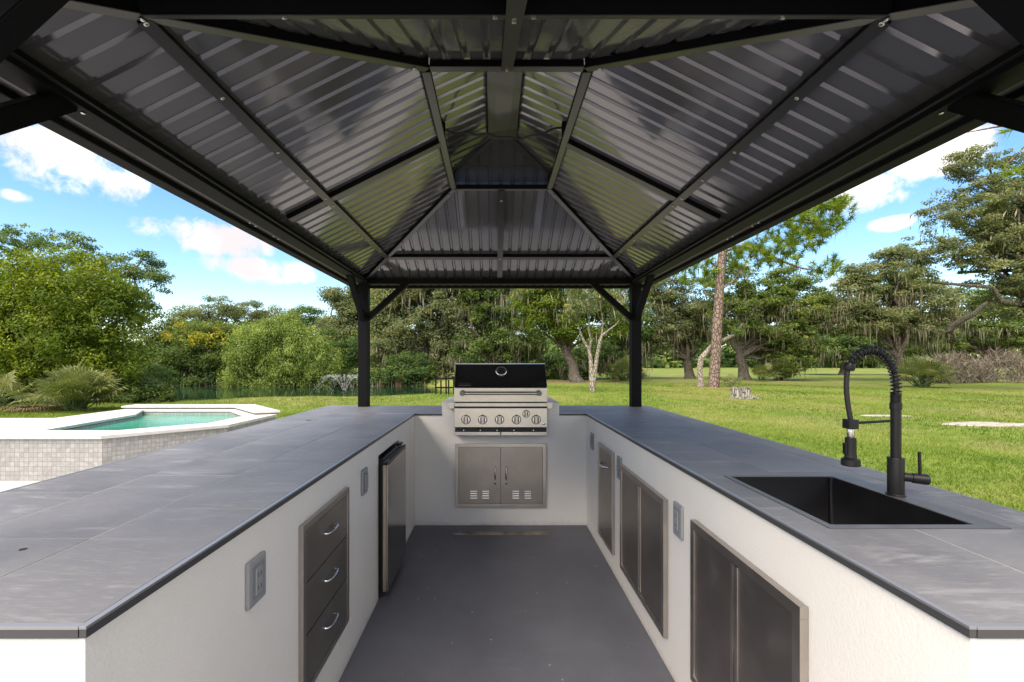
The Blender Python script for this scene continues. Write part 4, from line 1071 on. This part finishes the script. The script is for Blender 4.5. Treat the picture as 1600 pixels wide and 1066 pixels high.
for i, (lab, bl, Y, sd) in enumerate((
    ('airy grey green oak top above the yellow flowering tree', [(300, 497, 34, 22), (345, 482, 28, 20), (330, 520, 45, 22)], 58, 21),
    ('airy oak just right of the yellow flowering tree top', [(390, 490, 30, 22), (425, 496, 30, 18), (400, 530, 50, 30)], 62, 22),
    ('dark round oak behind the willow-like tree', [(478, 497, 30, 24), (460, 530, 40, 32), (495, 535, 35, 40)], 52, 23),
    ('tall thin topped oak just left of the far left post', [(527, 462, 22, 13), (540, 480, 22, 16), (530, 525, 32, 36), (552, 500, 24, 30), (560, 460, 18, 16)], 44, 24))):
    tree('oak_tree', lab, 'tree', (PX(bl[1][0], Y), Y), px_blobs(bl, Y, 0.9), 190, 70, 0.85, 0.30, M['dark' if i in (2,) else 'oak2'], sd, 0.35, limbs=20, shell=0.3, flat=0.5, moss=300 if i == 3 else 0, moss_len=(0.6, 1.8), tint=(0.1, 0.9), moss_w=0.08)
yt, _ = tree('flowering_tree', 'spreading green tree with yellow blossoms along its top', 'tree', (PX(312, 36.5), 36.5),
     px_blobs([(312, 550, 80, 42), (265, 540, 50, 40), (372, 545, 50, 36), (320, 585, 75, 24), (310, 525, 70, 26)], 36.5, 0.8), 420, 62, 0.62, 0.24, M['oak'], 31, 0.16, limbs=30, stems=4, shell=0.4, tint=(0.05, 0.8))
rng = np.random.default_rng(77)
pos, nr, ct, _, _ = crown_points(px_blobs([(300, 511, 62, 11), (372, 524, 40, 10), (255, 520, 26, 10), (330, 530, 60, 10, -2.5), (290, 527, 40, 9, -2.5)], 36.0, 0.8), 75, 14, rng, 0.42)
np_mesh('blossom', leaf_quads(pos, nr, 0.20, 0.13, rng).reshape(-1, 3), 4, ct+rng.normal(0, .15, len(ct)), M['flower'], yt)
tag(bpy.data.objects['blossom'], kind='stuff')
tree('willow_tree', 'rounded pale green willow-like tree drooping over the pond', 'tree', (PX(455, 34.5), 34.5),
     px_blobs([(440, 530, 48, 34), (400, 545, 46, 40), (478, 560, 56, 46), (415, 585, 50, 28), (505, 590, 28, 24), (460, 597, 50, 20), (375, 580, 30, 26), (450, 510, 30, 20)], 33.5, 0.85),
     620, 70, 0.52, 0.25, M['willow'], 32, 0.14, limbs=26, stems=3, shell=0.45, flat=1.0, droop=0.9)
for i, (lab, px, Y, bl) in enumerate((
    ('low dark shrub beside the palmetto at the pond edge', 215, 15.6, [(215, 612, 44, 20), (190, 600, 34, 18), (245, 620, 22, 14)]),
    ('dark shrub in the shade at the left edge', 15, 16.4, [(15, 600, 60, 34), (60, 595, 40, 34)]),
    ('wide dark green shrub below the bushy tree', 175, 19.5, [(160, 585, 90, 40), (225, 590, 44, 34)]),
    ('dark shrub under the flowering tree on the far bank', 300, 36.2, [(270, 585, 50, 22), (345, 592, 50, 16)]),
    ('low wide bush on the far bank right of the dark shrub', 285, 35.6, [(262, 602, 30, 12), (300, 604, 36, 11), (335, 603, 26, 12)]),
    ('round green bush on the far bank just left of the fence', 640, 34.8, [(640, 580, 44, 28), (665, 595, 34, 18), (612, 592, 30, 18)]),
    ('brownish bush on the far bank behind the fountain spray', 575, 35.4, [(575, 596, 34, 14), (545, 592, 24, 12)]),
    ('tall green thicket between willow-like tree and far left post', 535, 40, [(520, 545, 34, 34), (548, 555, 26, 30), (510, 575, 30, 20)]))):
    tree('shrub', lab, 'shrub', (PX(px, Y), Y), px_blobs(bl, Y, 0.9), 150, 60, 0.30 if Y < 25 else 0.5, 0.12 if Y < 25 else 0.24, M['oak' if i == 0 else 'dark'], 41+i, 0.03, limbs=10, stems=4, shell=0.4, tint=(0.0, 0.75))
palmetto('pale green saw palmetto clump in front of the bushy tree', PX(120, 12.4), 12.4, 70, 1.02, 51, M['palm'])
palmetto('small palmetto with drooping fronds at the left picture edge', PX(-5, 12.2), 12.2, 16, 0.9, 52, M['palm'])
palmetto('heap of dead brown palm fronds beside the pale palmetto', PX(58, 12.5), 12.5, 34, 0.62, 53, M['dry'], 'dead_palmetto', 'palm', 34)
rd = random.Random(61)
for lab, px, Y in (('clump of brown reeds on the far pond bank below the flowering tree', 330, 35.2), ('clump of brown reeds on the far pond bank behind the fountain', 600, 34.6)):
    x = PX(px, Y); rng = np.random.default_rng(int(px)); n = 420
    p = np.stack([x+rng.normal(0, 2.4, n), Y+rng.normal(0, 0.5, n), np.zeros(n)], 1); p[:, 2] = GH(p[:, 0], p[:, 1])
    h = rng.uniform(0.4, 1.1, (n, 1)); l = rng.normal(0, 0.16, (n, 3))*h; w = np.array([[0.035, 0, 0]])
    q = np.stack([p-w, p+w, p+np.array([[0, 0, 1]])*h+l], 1)
    t = thing('reeds', lab, 'reeds', (x, Y, gz(x, Y))); o = np_mesh('reed_blades', q.reshape(-1, 3), 3, rng.uniform(0, 1, n), M['dry'], t); tag(o, kind='stuff')

# ------------------------------------------------------------------ trees, centre
tree('live_oak', 'large grey green live oak behind the pond and the grill', 'tree', (PX(665, 38), 38),
     px_blobs([(640, 500, 60, 50), (700, 470, 70, 50), (612, 545, 44, 45), (680, 555, 62, 42), (600, 480, 30, 34), (650, 440, 60, 40), (740, 500, 55, 60), (640, 590, 52, 24), (720, 420, 70, 40)], 37, 0.75),
     780, 78, 0.70, 0.26, M['oak2'], 71, 0.55, limbs=40, shell=0.35, flat=0.6, moss=900, moss_len=(0.5, 2.0), tint=(0.05, 1.0), moss_w=0.06)
tree('oak_tree', 'pale yellow green tree beside the far left gazebo post', 'tree', (PX(592, 43), 43),
     px_blobs([(595, 490, 26, 36), (580, 530, 22, 36), (612, 460, 30, 26)], 43, 0.9), 170, 70, 0.7, 0.28, M['willow'], 72, 0.25, limbs=12, shell=0.3, tint=(0.2, 1.0))
tree('mossy_oak', 'dark oak hung with moss directly behind the grill', 'tree', (PX(775, 35), 35),
     px_blobs([(770, 480, 55, 44), (800, 530, 50, 42), (745, 555, 40, 40), (810, 580, 46, 30), (770, 430, 60, 40), (760, 600, 50, 18)], 35, 0.8),
     430, 74, 0.62, 0.25, M['oak'], 73, 0.4, limbs=34, shell=0.35, moss=2200, moss_len=(0.6, 2.3), tint=(0.0, 0.7))
tree('leaning_oak', 'bright topped oak with thick leaning trunk right of the grill', 'tree', (PX(905, 29.5), 29.5),
     px_blobs([(850, 488, 46, 40), (905, 470, 60, 36), (965, 470, 44, 36), (838, 460, 40, 40), (900, 510, 50, 26), (870, 430, 60, 34), (955, 505, 30, 24)], 29.5, 0.85),
     480, 70, 0.52, 0.20, M['bright'], 74, 0.40, trunk_to=(PX(868, 30.5), 30.5, PZ(510, 30.5)), limbs=34, shell=0.35, moss=1100, moss_len=(0.4, 1.6), tint=(0.05, 0.85))
tree('oak_tree', 'dark mossy oak behind the pale slender tree', 'tree', (PX(965, 36), 36),
     px_blobs([(960, 540, 44, 34), (920, 560, 40, 30), (990, 510, 30, 40), (880, 575, 50, 24), (975, 580, 34, 18)], 36, 0.9),
     260, 70, 0.6, 0.24, M['dark'], 75, 0.35, limbs=20, shell=0.3, moss=1500, moss_len=(0.6, 2.2), tint=(0.0, 0.8))
# pale slender forked tree
Yb = 20.4; bt = thing('pale_tree', 'slender pale barked forked tree on the lawn right of the grill', 'tree', (PX(926, Yb), Yb, gz(PX(926, Yb), Yb)))
def pp(lst, Y): return [Vector((PX(a, Y+dy), Y+dy, PZ(b, Y+dy))) for a, b, dy in lst]
tubes('trunk', [(pp([(926, 617, 0), (925, 600, 0), (924, 580, 0), (923, 562, .1), (920, 545, .2), (913, 535, .2), (907, 520, .3), (903, 505, .4)], Yb), [.15, .12, .105, .09, .075, .06, .045, .02]),
                (pp([(926, 606, 0), (929, 585, -.1), (932, 562, -.1), (936, 540, -.2), (940, 525, -.2), (950, 517, -.3), (962, 508, -.3), (968, 500, -.4)], Yb), [.11, .10, .09, .075, .065, .05, .035, .015]),
                (pp([(921, 545, .2), (924, 530, .2), (919, 515, .1), (921, 495, 0), (922, 475, 0)], Yb), [.06, .05, .04, .028, .012]),
                (pp([(940, 525, -.2), (942, 505, -.2), (940, 485, -.2)], Yb), [.045, .03, .012]),
                (pp([(903, 505, .4), (900, 490, .4), (905, 470, .4)], Yb), [.02, .014, .006])], M['barkpale'], bt, 8, 60)
rng = np.random.default_rng(81)
pos, nr, ct, cen, _ = crown_points(px_blobs([(922, 462, 40, 26), (960, 480, 28, 22), (900, 485, 20, 18)], Yb, 0.9), 110, 34, rng, 0.24)
np_mesh('crown', leaf_quads(pos, nr, 0.13, 0.06, rng).reshape(-1, 3), 4, ct, M['oak2'], bt)
moss_strands(cen, 150, rng, 0.3, 0.9, 0.025, 'hanging_moss', bt)

# ------------------------------------------------------------------ trees, right side
tree('mossy_oak', 'mossy live oak between the far right post and the pine', 'tree', (PX(1078, 37), 37),
     px_blobs([(1045, 490, 40, 40), (1085, 470, 36, 36), (1030, 450, 36, 34), (1060, 520, 44, 24), (1100, 500, 30, 34), (1015, 530, 26, 34)], 37, 0.85),
     330, 72, 0.62, 0.25, M['oak2'], 91, 0.42, limbs=30, shell=0.3, flat=0.5, moss=2300, moss_len=(0.6, 2.6), tint=(0.05, 0.95))
tree('mossy_oak', 'broad live oak with dark trunk and moss just right of the pine', 'tree', (PX(1165, 33.5), 33.5),
     px_blobs([(1190, 470, 56, 30), (1240, 490, 50, 34), (1150, 490, 40, 34), (1205, 515, 64, 30), (1245, 545, 40, 30), (1140, 440, 36, 30), (1215, 570, 38, 20), (1270, 480, 36, 34), (1235, 440, 40, 22)], 33.5, 0.85),
     560, 74, 0.58, 0.23, M['oak'], 92, 0.42, trunk_to=(PX(1145, 33.5), 33.5, PZ(525, 33.5)), limbs=40, shell=0.3, flat=0.5, moss=2400, moss_len=(0.5, 2.0), tint=(0.05, 1.0))
tree('mossy_oak', 'gnarled live oak with hanging moss behind the faucet', 'tree', (PX(1412, 33.5), 33.5),
     px_blobs([(1330, 465, 50, 34), (1390, 440, 44, 34), (1310, 500, 46, 26), (1440, 470, 46, 36), (1380, 500, 60, 26), (1345, 430, 30, 20), (1450, 510, 40, 24), (1395, 400, 26, 18)], 33.5, 0.85),
     540, 72, 0.58, 0.23, M['oak2'], 93, 0.38, limbs=48, shell=0.25, flat=0.45, moss=2600, moss_len=(0.5, 2.2), tint=(0.1, 1.0))
tree('oak_tree', 'tall airy oak filling the upper right corner', 'tree', (PX(1690, 21.5), 21.5),
     px_blobs([(1560, 420, 56, 40), (1500, 330, 56, 36), (1448, 385, 34, 26), (1560, 310, 60, 40), (1480, 400, 40, 24), (1600, 470, 60, 36), (1530, 260, 50, 30), (1440, 430, 26, 16), (1590, 360, 60, 50), (1650, 300, 80, 80), (1540, 375, 44, 26)], 21.5, 0.9),
     640, 70, 0.36, 0.15, M['oak2'], 94, 0.40, trunk_to=(PX(1640, 21.5), 21.5, PZ(420, 21.5)), limbs=60, shell=0.25, flat=0.5, moss=700, moss_len=(0.3, 1.0), tint=(0.1, 1.0))
tree('oak_tree', 'shaded oak behind the bare grey hedge at right', 'tree', (PX(1545, 38), 38),
     px_blobs([(1500, 520, 60, 34), (1560, 505, 60, 40), (1610, 520, 50, 50), (1450, 535, 40, 26), (1540, 470, 60, 30)], 38, 0.9),
     380, 72, 0.62, 0.25, M['oak'], 95, 0.42, limbs=26, shell=0.3, flat=0.5, moss=1300, moss_len=(0.5, 2.0), tint=(0.0, 0.85))
tree('oak_tree', 'dark oak in the distance left of the faucet spring', 'tree', (PX(1315, 48), 48),
     px_blobs([(1310, 545, 44, 24), (1350, 530, 40, 30), (1270, 540, 34, 26), (1390, 545, 30, 20)], 48, 0.9), 200, 70, 0.8, 0.30, M['dark'], 96, 0.35, limbs=14, shell=0.3, moss=500, moss_len=(.8, 2.2), moss_w=0.07)
# bare limb of the right-hand oak
lb = thing('fallen_limb', 'broken grey oak limb caught slanting among the right-hand trees', 'branch', (PX(1500, 26), 26, PZ(508, 26)))
tubes('limb', [(pp([(1482, 520, 0), (1488, 510, 0), (1500, 502, 0), (1520, 492, .2), (1535, 478, .3), (1560, 462, .6)], 26), [.10, .17, .16, .13, .11, .06]), (pp([(1488, 510, 0), (1486, 522, 0), (1487, 535, 0)], 26), [.11, .06, .02])], M['barkoak'], lb, 8)

# pine
Yp = 25.0
pn = thing('pine_tree', 'tall pine with straight reddish bark trunk on the right lawn', 'tree', (PX(1115, Yp), Yp, gz(PX(1115, Yp), Yp)))
tk = pp([(1114, 610, 0), (1115, 600, 0), (1118, 560, 0), (1121, 500, 0), (1125, 440, 0), (1130, 385, 0), (1135, 300, 0), (1140, 200, 0), (1144, 110, 0)], Yp)
tk[0].z -= 0.2
lim = [(pp([(1131, 392, 0), (1160, 384, -.4), (1185, 390, -.8), (1220, 408, -1), (1255, 420, -1.1), (1290, 424, -1.2)], Yp), [.10, .09, .075, .06, .045, .02]),
       (pp([(1128, 420, 0), (1105, 408, .3), (1095, 402, .4), (1080, 412, .6)], Yp), [.07, .055, .04, .015]),
       (pp([(1133, 350, 0), (1180, 335, -.5), (1240, 345, -.9), (1300, 352, -1.2)], Yp), [.10, .08, .05, .02]),
       (pp([(1124, 455, 0), (1145, 440, -.3), (1160, 420, -.5), (1170, 400, -.6)], Yp), [.05, .04, .03, .012]),
       (pp([(1136, 290, 0), (1200, 290, -.6), (1280, 300, -1), (1320, 322, -1.2)], Yp), [.10, .08, .05, .02]),
       (pp([(1138, 250, 0), (1090, 240, .5), (1040, 250, .9)], Yp), [.09, .06, .02]), (pp([(1140, 200, 0), (1200, 180, -.5), (1260, 200, -1)], Yp), [.08, .05, .02])]
tubes('trunk', [(tk, [.34, .29, .265, .25, .235, .22, .19, .14, .06])]+lim, M['barkpine'], pn, 10, 60)
rng = np.random.default_rng(101)
def needles(blobs, ntuft, rng, L, per=46):
    pos, nr, ct, cen, d = crown_points(blobs, ntuft, 3, rng, 0.2)
    idx = np.repeat(np.arange(ntuft), per); n = len(idx)
    up = unit(d*0.6+np.array([0, 0, 0.8])+rng.normal(size=(ntuft, 3))*0.3)
    dv = unit(up[idx]*0.55+rng.normal(size=(n, 3))*0.75); l = L*rng.uniform(0.7, 1.15, (n, 1))
    b = cen[idx]+up[idx]*rng.uniform(0, 0.28, (n, 1)); sd = unit(np.cross(dv, rng.normal(size=(n, 3))))*0.017
    return np.stack([b-sd, b+sd, b+dv*l], 1), np.repeat(rng.uniform(0.1, .85, ntuft), per)+rng.normal(0, .12, n)
q, tv = needles(px_blobs([(1245, 355, 60, 26, -1), (1200, 395, 40, 22, -.6), (1280, 345, 40, 24, -1.1), (1310, 335, 20, 18, -1.2), (1292, 422, 24, 14, -1.2), (1225, 405, 34, 14, -1), (1090, 428, 34, 20, .5), (1165, 405, 26, 20, -.5),
                       (1300, 310, 30, 20, -1.1), (1180, 290, 60, 30), (1050, 240, 50, 30), (1140, 140, 70, 50), (1240, 200, 50, 30), (1255, 375, 40, 16, -1)], Yp, 0.8), 860, rng, 0.36)
np_mesh('needles', q.reshape(-1, 3), 3, tv, M['pine'], pn); tag(pn.children[-1], kind='stuff')
cenm = np.array([tuple(p) for l in lim[:4] for p in l[0][1:]]); moss_strands(cenm, 260, rng, 0.3, 1.0, 0.03, 'hanging_moss', pn, 0.25)
# a nearer pine bough reaching in at the upper right, its trunk outside the picture
Yq = 12.0; p2 = thing('pine_tree', 'near pine bough reaching in past the right gazebo brace', 'tree', (PX(1830, Yq), Yq, gz(PX(1830, Yq), Yq)))
x0 = PX(1830, Yq)
tubes('trunk', [([Vector((x0, Yq, -0.2)), Vector((x0+.05, Yq, 3)), Vector((x0+.1, Yq, 7)), Vector((x0+.15, Yq, 11))], [.28, .24, .18, .08]),
    ([Vector((x0+.08, Yq, 7.4))]+pp([(1700, 180, 0), (1620, 190, 0), (1560, 198, 0), (1512, 207, 0)], Yq), [.09, .06, .04, .025, .012]),
    ([Vector((x0+.09, Yq, 8.2))]+pp([(1720, 130, 0), (1640, 150, 0), (1580, 165, 0)], Yq), [.08, .05, .03, .01]),
    (pp([(1640, 188, 0), (1600, 230, 0), (1570, 260, 0)], Yq), [.03, .02, .01])], M['barkpine'], p2, 8, 60)
rng = np.random.default_rng(103)
q, tv = needles(px_blobs([(1514, 206, 9, 6), (1575, 168, 30, 10), (1620, 180, 40, 14), (1600, 268, 20, 12), (1660, 150, 60, 30), (1780, 60, 110, 60)], Yq, 1.0), 90, rng, 0.26, 40)
np_mesh('needles', q.reshape(-1, 3), 3, tv, M['pine'], p2); tag(p2.children[-1], kind='stuff')
# crooked pale trunk beside the pine
ct_ = thing('crooked_tree', 'short crooked pale trunk leaning against the pine', 'tree', (PX(1095, 25.3), 25.3, gz(PX(1095, 25.3), 25.3)))
tubes('trunk', [(pp([(1095, 608, 0), (1094, 590, 0), (1093, 575, 0), (1096, 560, 0), (1104, 550, 0), (1112, 540, .3), (1150, 522, .8), (1160, 505, 1)], 25.3), [.20, .17, .15, .17, .13, .11, .08, .03])], M['barkpale'], ct_, 8)
rng = np.random.default_rng(105); pos, nr, ct, cen, _ = crown_points(px_blobs([(1150, 510, 22, 14)], 26.2), 16, 24, rng, 0.25)
np_mesh('crown', leaf_quads(pos, nr, 0.15, 0.08, rng).reshape(-1, 3), 4, ct, M['oak'], ct_)

palmetto('green palmetto in front of the bare hedge, right of the faucet', PX(1440, 24), 24, 46, 1.45, 111, M['palm'])
for lab, px, Y, n, sz, sd in (('palmetto under the broad oak right of the pine', 1215, 33, 34, 1.6, 112), ('small palmetto at the foot of the broad oak', 1190, 31.5, 20, 1.1, 113),
                              ('tiny palmetto beside the pine straw', 1140, 24.6, 14, 0.7, 114), ('palmetto in the shade behind the pale slender tree', 975, 33, 30, 1.5, 115)):
    palmetto(lab, PX(px, Y), Y, n, sz, sd, M['palm'])
# bare grey hedge
def hedge(x0, x1, y, h, seed, label):
    rng = np.random.default_rng(seed); t = thing('bare_hedge', label, 'hedge', ((x0+x1)/2, y, gz((x0+x1)/2, y)))
    n = 5200
    p = np.stack([rng.uniform(x0, x1, n), y+rng.normal(0, 0.45, n), np.zeros(n)], 1)
    hh = h*(0.8+0.2*np.sin(p[:, 0]*2.1)+0.1*np.sin(p[:, 0]*5.3)); p[:, 2] = GH(p[:, 0], p[:, 1])+rng.uniform(0, 0.95, n)*hh
    dv = unit(rng.normal(size=(n, 3))*np.array([.6, .6, .4])+np.array([0, 0, .75])); l = rng.uniform(0.2, 0.65, (n, 1)); sd = unit(np.cross(dv, rng.normal(size=(n, 3))))*0.016
    o = np_mesh('twigs', np.stack([p-sd, p+sd, p+dv*l], 1).reshape(-1, 3), 3, rng.uniform(0, 1, n), M['twig'], t); tag(o, kind='stuff')
    rnd = random.Random(seed)
    tubes('stems', [(wobble((x, y, gz(x, y)-.1), (x+rnd.uniform(-.4, .4), y+rnd.uniform(-.3, .3), gz(x, y)+h*0.75), rnd, 4, 0.12), [.05, .04, .03, .02, .01]) for x in np.arange(x0, x1, 0.42)], M['barkpale'], t, 5)
    tag(t.children[-1], kind='stuff')
hedge(PX(1436, 30.5), PX(1556, 30.5), 30.5, 2.1, 121, 'bare grey twiggy hedge behind the right palmetto')
hedge(PX(1572, 29.5), PX(1720, 29.5), 29.5, 2.0, 122, 'bare grey twiggy hedge at the right picture edge')

# stump
sx_, sy_ = PX(1158, 16.9), 16.9; st = thing('tree_stump', 'weathered grey tree stump on the lawn right of the pine', 'stump', (sx_, sy_, gz(sx_, sy_)))
rnd = random.Random(131); n = 40; prof = [1+0.10*math.sin(5*i/n*6.283+1)+0.07*math.sin(11*i/n*6.283)+rnd.uniform(-.03, .03) for i in range(n)]
V, F = [], []
for k, (z, f) in enumerate(((-0.1, 1.35), (0.02, 1.2), (0.1, 1.05), (0.28, 0.98), (0.40, 0.96))):
    for i in range(n):
        a = 6.283*i/n; V.append((sx_+0.31*prof[i]*f*math.cos(a), sy_+0.31*prof[i]*f*math.sin(a), gz(sx_, sy_)+z+(0.03*math.sin(3*a) if k == 4 else 0)))
for k in range(4):
    for i in range(n): F.append((k*n+i, k*n+(i+1) % n, (k+1)*n+(i+1) % n, (k+1)*n+i))
me = bpy.data.meshes.new('wood'); me.from_pydata(V, [], F); me.update(); link('wood', me, M['stump'], st)
V2 = V[4*n:]+[(sx_, sy_, gz(sx_, sy_)+0.385)]
me = bpy.data.meshes.new('cut_face'); me.from_pydata(V2, [], [(i, (i+1) % n, n) for i in range(n)]); me.update(); link('cut_face', me, M['stump'], st)
tubes('root', [([Vector((sx_+.2, sy_-.2, gz(sx_, sy_)+.08)), Vector((sx_+.38, sy_-.4, gz(sx_, sy_)+.03)), Vector((sx_+.5, sy_-.6, gz(sx_, sy_)-.04))], [.07, .05, .02])], M['stump'], st)

# black metal fence by the water
fe = thing('metal_fence', 'short black metal fence by the pond just left of the grill', 'fence', (PX(690, 19), 19, gz(PX(690, 19), 19)))
for i, px in enumerate((681, 689, 697, 701, 709)):
    x = PX(px, 19); box('fence_post', x-0.028, x+0.028, 18.97, 19.03, gz(x, 19)-0.1, PZ(588 if i % 2 == 0 else 594, 19), M['frame'], fe)
for z in (0.25, 0.62): box('fence_rail', PX(680, 19), PX(712, 19), 18.98, 19.02, gz(PX(690, 19), 19)+z, gz(PX(690, 19), 19)+z+0.06, M['frame'], fe)

# fountain in the pond
fo = thing('fountain', 'white spray fountain in the pond beside the far left post', 'fountain', (PX(538, 26), 26, -0.46))
rng = np.random.default_rng(141); c0 = np.array([PX(538, 26), 26, -0.44]); V = []
for k in range(20):
    a = k/20*6.283; vh = rng.uniform(1.5, 2.1); T_end = 0.94*rng.uniform(.9, 1.1); n = 120
    tt = rng.uniform(0.02, 1, n)**0.8*T_end; w = rng.normal(size=(n, 3))*(0.012+0.05*tt[:, None])
    p = c0+np.stack([np.cos(a)*vh*tt, np.sin(a)*vh*tt, 4.3*tt-4.55*tt*tt], 1)+w; V.append(p)
p = np.concatenate(V); p = p[p[:, 2] > -0.455]; n = len(p); d1 = unit(rng.normal(size=(n, 3)))*0.013; d2 = unit(rng.normal(size=(n, 3)))*0.013
m_, T_ = new_mat('spray'); tr_ = T_.n('ShaderNodeBsdfTranslucent', {'Color': (0.9, 0.93, 0.95, 1)}); df = T_.n('ShaderNodeBsdfDiffuse', {'Color': (0.85, 0.88, 0.9, 1)}); tp_ = T_.n('ShaderNodeBsdfTransparent')
mx = T_.n('ShaderNodeMixShader', {0: 0.5, 1: df.outputs[0], 2: tr_.outputs[0]}); finish(T_, T_.n('ShaderNodeMixShader', {0: 0.85, 1: tp_.outputs[0], 2: mx.outputs[0]}).outputs[0])
o = np_mesh('spray', np.stack([p-d1, p+d2, p+d1, p-d2], 1).reshape(-1, 3), 4, None, m_, fo); tag(o, kind='stuff')
lathe('nozzle', tuple(c0-np.array([0, 0, 0.05])), (0, 0, 1), [(0, 0.2), (0.06, 0.2), (0.08, 0.06), (0.14, 0.05)], M['rubber'], fo)

# distant wood closing the view
rng = np.random.default_rng(151); B = []
for k in range(64):
    a = -1.15+2.3*k/63; D = rng.uniform(105, 150); x, y = D*math.tan(a)*0.9, D
    r = rng.uniform(6, 9); B.append(((x, y, rng.uniform(2.0, 3.5)), (r*1.3, r, rng.uniform(4, 7.5))))
pos, nr, ct, cen, _ = crown_points(B, 4200, 30, rng, 1.7, 0.2, 0.8)
fw = np_mesh('distant_wood', leaf_quads(pos, nr, 1.0, 0.8, rng).reshape(-1, 3), 4, ct, M['dark']); tag(fw, 'far dark line of woods across the back of the lawn', 'woods', kind='stuff')

# ------------------------------------------------------------------ grass blades on the nearer lawn
def grass():
    rng = np.random.default_rng(161); P = []
    def add(n, f):
        p = f(n); P.append(p)
    n = 125000
    r = 3.0*(32/3.0)**rng.uniform(0, 1, n); a = rng.uniform(-0.95, 0.92, n)
    x = r*np.sin(a); y = r*np.cos(a)
    keep = ((x > 3.32) | (y > 7.42) | (x < -3.25)) & ((x > XR+0.08) | (y > YB+0.3))
    pool = (x < -3.3) & (y < 8.45) & ~((x < -6.7) & (y > 6.85)); pav = (x < -1.6) & (y < 5.8) & (x < -1.6)
    d = np.abs((x+17.0)/16.2)**2.6+np.abs((y-26.3)/9.4)**2.6
    keep &= ~pool & ~pav & (d > 0.98)
    for cx, cy, rx, ry in ((PX(1560, 9.9), 9.9, 1.35, 0.42), (PX(1385, 11.3), 11.3, 0.7, 0.16), (PX(1118, 24.4), 24.4, 1.5, 1.2)):
        e_ = ((x-cx)/rx)**2+((y-cy)/ry)**2; keep &= (e_ > rng.uniform(0.75, 1.1, n))
    x, y, r = x[keep], y[keep], r[keep]; n = len(x)
    z = GH(x, y); per = 3
    idx = np.repeat(np.arange(n), per); m = len(idx)
    sc = (0.55+r[idx]*0.075)[:, None]
    b = np.stack([x, y, z-0.006], 1)[idx]+rng.normal(size=(m, 3))*np.array([.03, .03, 0])*sc
    h = rng.uniform(0.028, 0.062, (m, 1))*(0.85+r[idx]*0.018)[:, None]; ln = rng.normal(size=(m, 3))*np.array([.5, .5, 0])*h
    az = rng.uniform(0, 6.283, m); w = np.stack([np.cos(az), np.sin(az), np.zeros(m)], 1)*0.0040*sc
    q = np.stack([b-w, b+w, b+np.array([[0, 0, 1]])*h+ln], 1)
    pt = 0.5+0.3*np.sin(x*0.9+1.3*np.sin(y*0.5))*np.sin(y*0.37+1)+0.28*np.sin(y*0.7+x*0.3+1.5*np.sin(x*0.8))+0.2*np.sin(x*2.3+y*1.1)*np.sin(y*1.9-x*.7)
    o = np_mesh('grass', q.reshape(-1, 3), 3, (pt[idx]*0.75+rng.normal(0.08, 0.2, m)), M['grass'])
    tag(o, 'short bright green grass blades covering the lawn', 'grass', kind='stuff')
grass()
